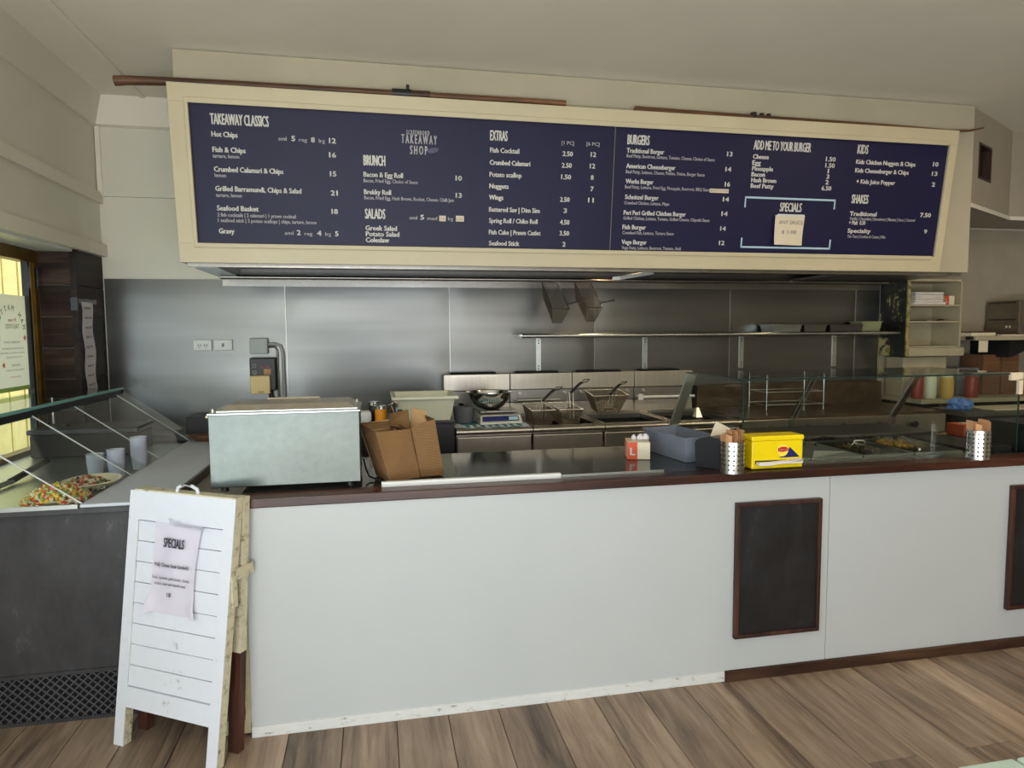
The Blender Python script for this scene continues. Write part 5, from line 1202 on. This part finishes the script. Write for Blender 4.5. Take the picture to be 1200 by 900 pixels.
# back bench behind the display case and warmer
t = thing('back_bench', 'dark work bench against the steel wall behind the food warmer', 'bench', (-0.9, 4.95, 0))
B(-1.78, -0.40, 4.87, 5.175, 0.93, 0.97, 0.003).build('bench_top', 'steel_d', t)
MB().box(-1.76, -0.42, 4.90, 5.17, 0.1, 0.93).build('bench_body', 'black', t)
MB().box(-1.25, -0.45, 4.89, 5.14, 0.972, 1.085).build('drawer_unit', 'black', t)

# griddle and lower benches seen through the glass display
t = thing('griddle', 'brown-stained steel griddle range right of the fryers', 'griddle', (3.3, 4.75, 0))
MB().box(2.56, 4.3, 4.40, 5.10, 0.1, 0.98).build('body', 'steel_d', t)
B(2.57, 4.29, 4.378, 4.40, 0.86, 1.0, 0.004).build('control_panel', 'steel_b', t)
B(2.57, 4.29, 4.40, 5.06, 0.98, 1.02, 0.004).build('hot_plate', 'griddle', t)
MB().box(2.57, 4.29, 5.06, 5.17, 1.0, 1.20).build('rear_splash', 'griddle', t)
for x in (2.8, 3.1, 3.4, 3.7, 4.0): MB().tube([(x, 4.378, 0.93), (x, 4.35, 0.93)], 0.024, 14).build('control_knob', 'black', t)
t = thing('reflected_rack', 'wire frame standing in for a rack-like reflection in the glass display', 'rack', (3.3, 4.9, 1.02))  # solid wires modelled for a reflection in the display glass
m = MB()
for z in (1.06, 1.16, 1.27): m.tube([(3.0, 4.75, z), (3.5, 4.75, z), (3.5, 5.0, z), (3.0, 5.0, z)], 0.004, 6, closed=True)
for x in (3.0, 3.5):
    for y in (4.75, 5.0): m.tube([(x, y, 1.021), (x, y, 1.30)], 0.004, 6)
m.build('reflection_frame', 'steel_lt', t)

# wall-hung open cupboard with the peeling black side
t = thing('open_cupboard', 'cream open-fronted wall cupboard with a peeling black side, right of the steel wall', 'cupboard', (4.62, 5.03, 1.42))
B(4.352, 4.372, 4.885, 5.183, 1.42, 2.075).build('side_board', 'peel', t)
B(4.350, 4.374, 4.868, 4.885, 1.42, 2.07, 0.002).build('front_edge', 'peel_edge', t)
B(4.872, 4.890, 4.875, 5.183, 1.49, 2.06, 0.002).build('side_board', 'old_paint', t)
B(4.374, 4.890, 4.875, 5.183, 2.042, 2.062, 0.002).build('top_board', 'old_paint', t)
B(4.374, 4.872, 5.172, 5.183, 1.49, 2.042).build('back_board', 'old_paint', t)
for z in (1.835, 1.700): B(4.374, 4.872, 4.885, 5.172, z, z+0.014, 0.001).build('cupboard_shelf', 'old_paint', t)
B(4.374, 4.872, 4.885, 5.172, 1.49, 1.502, 0.001).build('cupboard_shelf', 'old_paint', t)
B(4.375, 4.915, 4.862, 5.0, 1.418, 1.488, 0.003).build('bottom_rail', 'old_paint', t)
tw = thing('folded_towels', 'stack of folded white towels on the top shelf of the open cupboard', 'towels', (4.58, 5.0, 1.85))
for i in range(5):
    B(4.44+0.008*(i % 2)-(0.02 if i == 0 else 0), 4.725-0.006*(i % 3)+(0.02 if i == 0 else 0), 4.885+0.01*(i % 2), 5.10, 1.850+i*0.021, 1.870+i*0.021, 0.008).build('towel', 'cloth_dim', tw)
glovebox(4.745, 4.91, 1.8495, 0, 1, 'small orange and cream glove box marked L beside the folded towels', 0.10, 0.10, 0.075)
t = thing('dark_tray', 'flat dark tray on the middle shelf of the open cupboard', 'tray', (4.5, 5.0, 1.715))
B(4.40, 4.60, 4.93, 5.1, 1.7145, 1.722, 0.002).build('tray', 'black', t)
t = thing('small_lid', 'small black round lid on the right of the cupboard\'s middle shelf', 'lid', (4.79, 5.0, 1.715))
MB().lathe([(0.03, 1.7145), (0.03, 1.722), (0.02, 1.728), (0.001, 1.73)], 4.79, 4.99, 14).build('lid', 'black', t)

# shelf with the bench oven at the right
t = thing('oven_shelf', 'cream wall shelf carrying the grey bench oven at the right picture edge', 'shelf', (5.8, 4.95, 1.55))
B(4.90, 6.9, 4.74, 5.18, 1.548, 1.582, 0.003).build('shelf_board', 'old_paint', t)
B(4.86, 4.90, 4.76, 4.80, 1.552, 1.580).build('end_bracket', 'black', t)
MB().hexa([(5.30, 4.80, 1.40), (5.33, 4.80, 1.40), (5.33, 5.18, 1.40), (5.30, 5.18, 1.40), (5.30, 4.80, 1.548), (5.72, 4.80, 1.548), (5.72, 5.18, 1.548), (5.30, 5.18, 1.548)]).build('side_bracket', 'black_m', t)
MB().box(4.93, 5.02, 4.735, 4.738, 1.45, 1.545).build('hanging_tag', 'paper_note', t)
t = thing('bench_oven', 'grey-brown bench oven with vent slots, on the cream shelf at the right edge', 'oven', (5.5, 4.96, 1.6))
B(5.43, 6.15, 4.835, 5.15, 1.60, 1.888, 0.006).build('casing', 'toaster', t)
B(5.422, 6.15, 4.827, 5.152, 1.60, 1.695, 0.003).build('lower_housing', 'toaster', t)
B(5.50, 6.10, 4.82, 4.835, 1.72, 1.87, 0.003).build('oven_window', 'black', t)
B(5.47, 6.12, 4.816, 4.827, 1.608, 1.688, 0.003).build('control_panel', 'grey_pl', t)
m = MB()
for z in (1.715, 1.862):
    for i in range(12): m.box(5.4275, 5.4305, 4.87+i*0.022, 4.882+i*0.022, z, z+0.014)
o = m.build('vent_slots', 'black_m', t); o['kind'] = 'stuff'
B(5.419, 5.423, 4.93, 4.95, 1.65, 1.67).build('control_button', 'box_cream', t); B(5.419, 5.423, 4.90, 4.915, 1.65, 1.67).build('control_button', 'box_cream', t)
for x in (5.48, 6.1):
    for y in (4.87, 5.11): MB().lathe([(0.016, 1.583), (0.016, 1.60)], x, y, 8).build('foot', 'black', t)
t = thing('papers', 'low stack of cream papers in a shallow wooden tray on the shelf beside the oven', 'papers', (5.0, 4.95, 1.583))
B(4.90, 5.14, 4.78, 5.0, 1.583, 1.612, 0.002).build('paper_tray', 'box_cream', t); B(4.90, 5.14, 4.775, 5.005, 1.612, 1.622, 0.002).build('tray_edge', 'brown_pole', t)
t = thing('papers', 'flat white papers lying in front of the grey bench oven', 'papers', (5.3, 4.78, 1.583))
B(5.17, 5.42, 4.745, 4.80, 1.583, 1.596, 0.002).build('sheets', 'paper_note', t)

# lower benches and stores behind the glass display
t = thing('store_bench', 'low bench with a cream edge behind the glass display at the right', 'bench', (5.5, 4.95, 0))
B(4.36, 6.9, 4.70, 5.18, 1.035, 1.07, 0.002).build('bench_top', 'old_paint', t)
B(4.36, 6.9, 4.86, 5.17, 0.62, 0.65, 0.002).build('under_shelf', 'old_paint', t)
for x in (4.38, 5.6, 6.85): B(x, x+0.04, 4.72, 5.16, 0, 1.035).build('bench_leg', 'black_m', t)
B(4.40, 6.9, 5.15, 5.18, 0.1, 1.03).build('bench_back', 'black_m', t)
def item(name, label, cat, box, mat, pn='body', b=0.006):
    t = thing(name, label, cat, ((box[0]+box[1])/2, (box[2]+box[3])/2, box[4])); B(*box, b).build(pn, mat, t); return t
q = item('white_board_panel', 'pale grey-white panel box under the open cupboard', 'box', (4.40, 4.83, 4.95, 5.15, 1.072, 1.408), 'old_paint', 'carton')
item('grey_crate', 'grey plastic crate on the store bench, left of the brown cartons', 'crate', (4.90, 5.12, 4.90, 5.15, 1.072, 1.31), 'grey_pl', 'crate_body')
for i, (x0, x1, lab) in enumerate(((5.18, 5.36, 'brown carton on the store bench, left of the brown pair'), (5.37, 5.55, 'brown carton on the store bench, right of the brown pair'))):
    q = item('brown_carton', lab, 'carton', (x0, x1, 4.92, 5.15, 1.072, 1.42), 'brown_card', 'carton_body', 0.003)
    B(x0+0.02, x1-0.02, 4.917, 4.92, 1.34, 1.36).build('tape_line', 'card', q)
def jar(name, label, x, y, z, r, h, mat, lid):
    t = thing(name, label, 'container', (x, y, z))
    MB().lathe([(r*0.9, z+0.001), (r, z+0.02), (r, z+h*0.8), (r*0.8, z+h*0.88)], x, y, 18).build('container_body', mat, t)
    MB().lathe([(r*0.85, z+h*0.88), (r*0.85, z+h), (0.001, z+h)], x, y, 18).build('lid', lid, t); return t
jar('sauce_bottle', 'large dark red bottle behind the glass display, left of the white jug', 4.41, 4.80, 1.071, 0.045, 0.22, 'dull_red', 'dull_red')
jar('white_jug', 'white plastic jug behind the glass display next to the dark red bottle', 4.53, 4.80, 1.071, 0.05, 0.21, 'tub_white', 'tub_white')
jar('mustard_tub', 'tall mustard-coloured tub behind the glass display', 4.66, 4.76, 1.071, 0.05, 0.20, 'mustard', 'tub_white')
jar('sauce_bottle', 'dull red bottle behind the glass display, right of the mustard tub', 4.92, 4.78, 1.071, 0.05, 0.19, 'dull_red', 'dull_red')
t = thing('plastic_bag', 'crumpled blue plastic bag behind the right end of the glass display', 'bag', (4.45, 4.4, 0.985))
bm = bmesh.new(); bmesh.ops.create_icosphere(bm, subdivisions=3, radius=1)
for v in bm.verts:
    k = 1+random.uniform(-0.18, 0.18); v.co = Vector((v.co.x*0.10*k+4.47, v.co.y*0.07*k+4.44, max(v.co.z, -0.5)*0.055*k+1.055))
MB().bm(bm).build('bag', 'blue_bag', t)
t = thing('prep_bench', 'dark prep bench behind the right end of the glass display', 'bench', (4.6, 4.4, 0))
B(4.34, 6.9, 4.25, 4.60, 0.985, 1.022, 0.003).build('bench_top', 'steel_d', t); MB().box(4.38, 6.85, 4.29, 4.58, 0.1, 0.985).build('bench_body', 'black', t)
t = thing('white_cutting_board', 'white chopping board lying on the dark prep bench', 'board', (5.1, 4.4, 1.022)); B(4.62, 5.4, 4.27, 4.5, 1.0225, 1.035, 0.004).build('board', 'paper_note', t)
gb2 = thing('glove_box', 'long orange and pale green glove box behind the right-hand sachet holder', 'glove box', (3.70, 3.62, 0.9))
B(3.50, 3.74, 3.44, 3.56, 0.992, 1.062, 0.002).build('carton', 'pale_green_card', gb2); B(3.497, 3.56, 3.437, 3.563, 0.992, 1.064, 0.002).build('red_end', 'box_red', gb2)
m = MB(); put_text(m, 'L', (3.512, 3.4362, 1.01), (1, 0, 0), (0, 0, 1), 0.025, 0.034, 0.06); letters(m.build('size_letter', 'menu_white', gb2))

# mint slatted table at the lower right corner
t = thing('slatted_table', 'pale mint slatted table at the lower right corner of the picture', 'table', (1.3, 0.85, 0))
for i in range(6):
    x0 = 1.02+i*0.148
    B(x0+0.004, x0+0.142, 0.45, 1.13-(0.0 if i else 0.006), 0.722, 0.740, 0.004).build('slat', 'mint' if i else 'white_trim', t)
for y in (0.55, 1.02): B(1.04, 1.88, y, y+0.05, 0.69, 0.722, 0.003).build('cross_rail', 'mint', t)
for x in (1.06, 1.82):
    for y in (0.53, 1.03): B(x, x+0.04, y, y+0.04, 0, 0.69, 0.003).build('leg', 'mint', t)

# warm lamps of the kitchen: one in the hood over the fryers, one over the griddle
def hood_lamp(x, y, z, p, label):
    t = thing('hood_lamp', label, 'lamp', (x, y, z))
    MB().lathe([(0.05, z+0.03), (0.06, z+0.01), (0.055, z+0.012), (0.001, z+0.028)], x, y, 20).build('lamp_housing', 'steel_lt', t)
    l = bpy.data.lights.new('bulb_light', 'SPOT'); l.energy = p; l.color = (1.0, 0.74, 0.42); l.shadow_soft_size = 0.03; l.spot_size = 1.5; l.spot_blend = 0.7
    o = bpy.data.objects.new('bulb_light', l); COL.objects.link(o); o.parent = t; o.location = (0, 0, -0.03); o.rotation_euler = (0.42, 0, 0)
    MB().lathe([(0.001, z-0.012), (0.022, z-0.004), (0.024, z+0.012), (0.001, z+0.02)], x, y, 14).build('bulb', 'bulb_glow', t)
hood_lamp(1.80, 4.62, 2.24, 38, 'warm lamp inside the exhaust hood above the third fryer')
hood_lamp(3.4, 4.62, 2.24, 8, 'warm lamp inside the exhaust hood above the griddle')
def ceil_lamp(x, y, p, label):
    t = thing('ceiling_lamp', label, 'lamp', (x, y, 3.2))
    MB().lathe([(0.12, 3.239), (0.14, 3.20), (0.001, 3.195)], x, y, 24).build('lamp_housing', 'white_trim', t)
    l = bpy.data.lights.new('lamp_light', 'AREA'); l.shape = 'DISK'; l.size = 0.24; l.energy = p; l.color = (1.0, 0.78, 0.50)
    o = bpy.data.objects.new('lamp_light', l); COL.objects.link(o); o.parent = t; o.location = (0, 0, -0.012)
ceil_lamp(3.9, 2.2, 22, 'warm round ceiling lamp in front of the right end of the menu board')

def fill_bulb(x, y, p, label):  # unseen bulb added behind the viewer to brighten the left wall and ceiling
    t = thing('fill_pendant', label, 'lamp', (x, y, 3.0))
    MB().lathe([(0.001, 3.00), (0.03, 3.01), (0.042, 3.04), (0.03, 3.08), (0.02, 3.14)], x, y, 20).build('bulb', 'fill_glow', t)
    MB().tube([(x, y, 3.14), (x, y, 3.24)], 0.008, 8).build('hanging_rod', 'black', t)
    l = bpy.data.lights.new('fill_light', 'POINT'); l.energy = p; l.color = (1.0, 0.90, 0.74); l.shadow_soft_size = 0.08
    o = bpy.data.objects.new('fill_light', l); COL.objects.link(o); o.parent = t; o.location = (0, 0, -0.12)
fill_bulb(-0.9, -1.2, 38, 'added unseen warm fill bulb behind the viewer, nearer the left window')
fill_bulb(3.2, -0.9, 10, 'added unseen warm fill bulb behind the viewer, nearer the right wall')
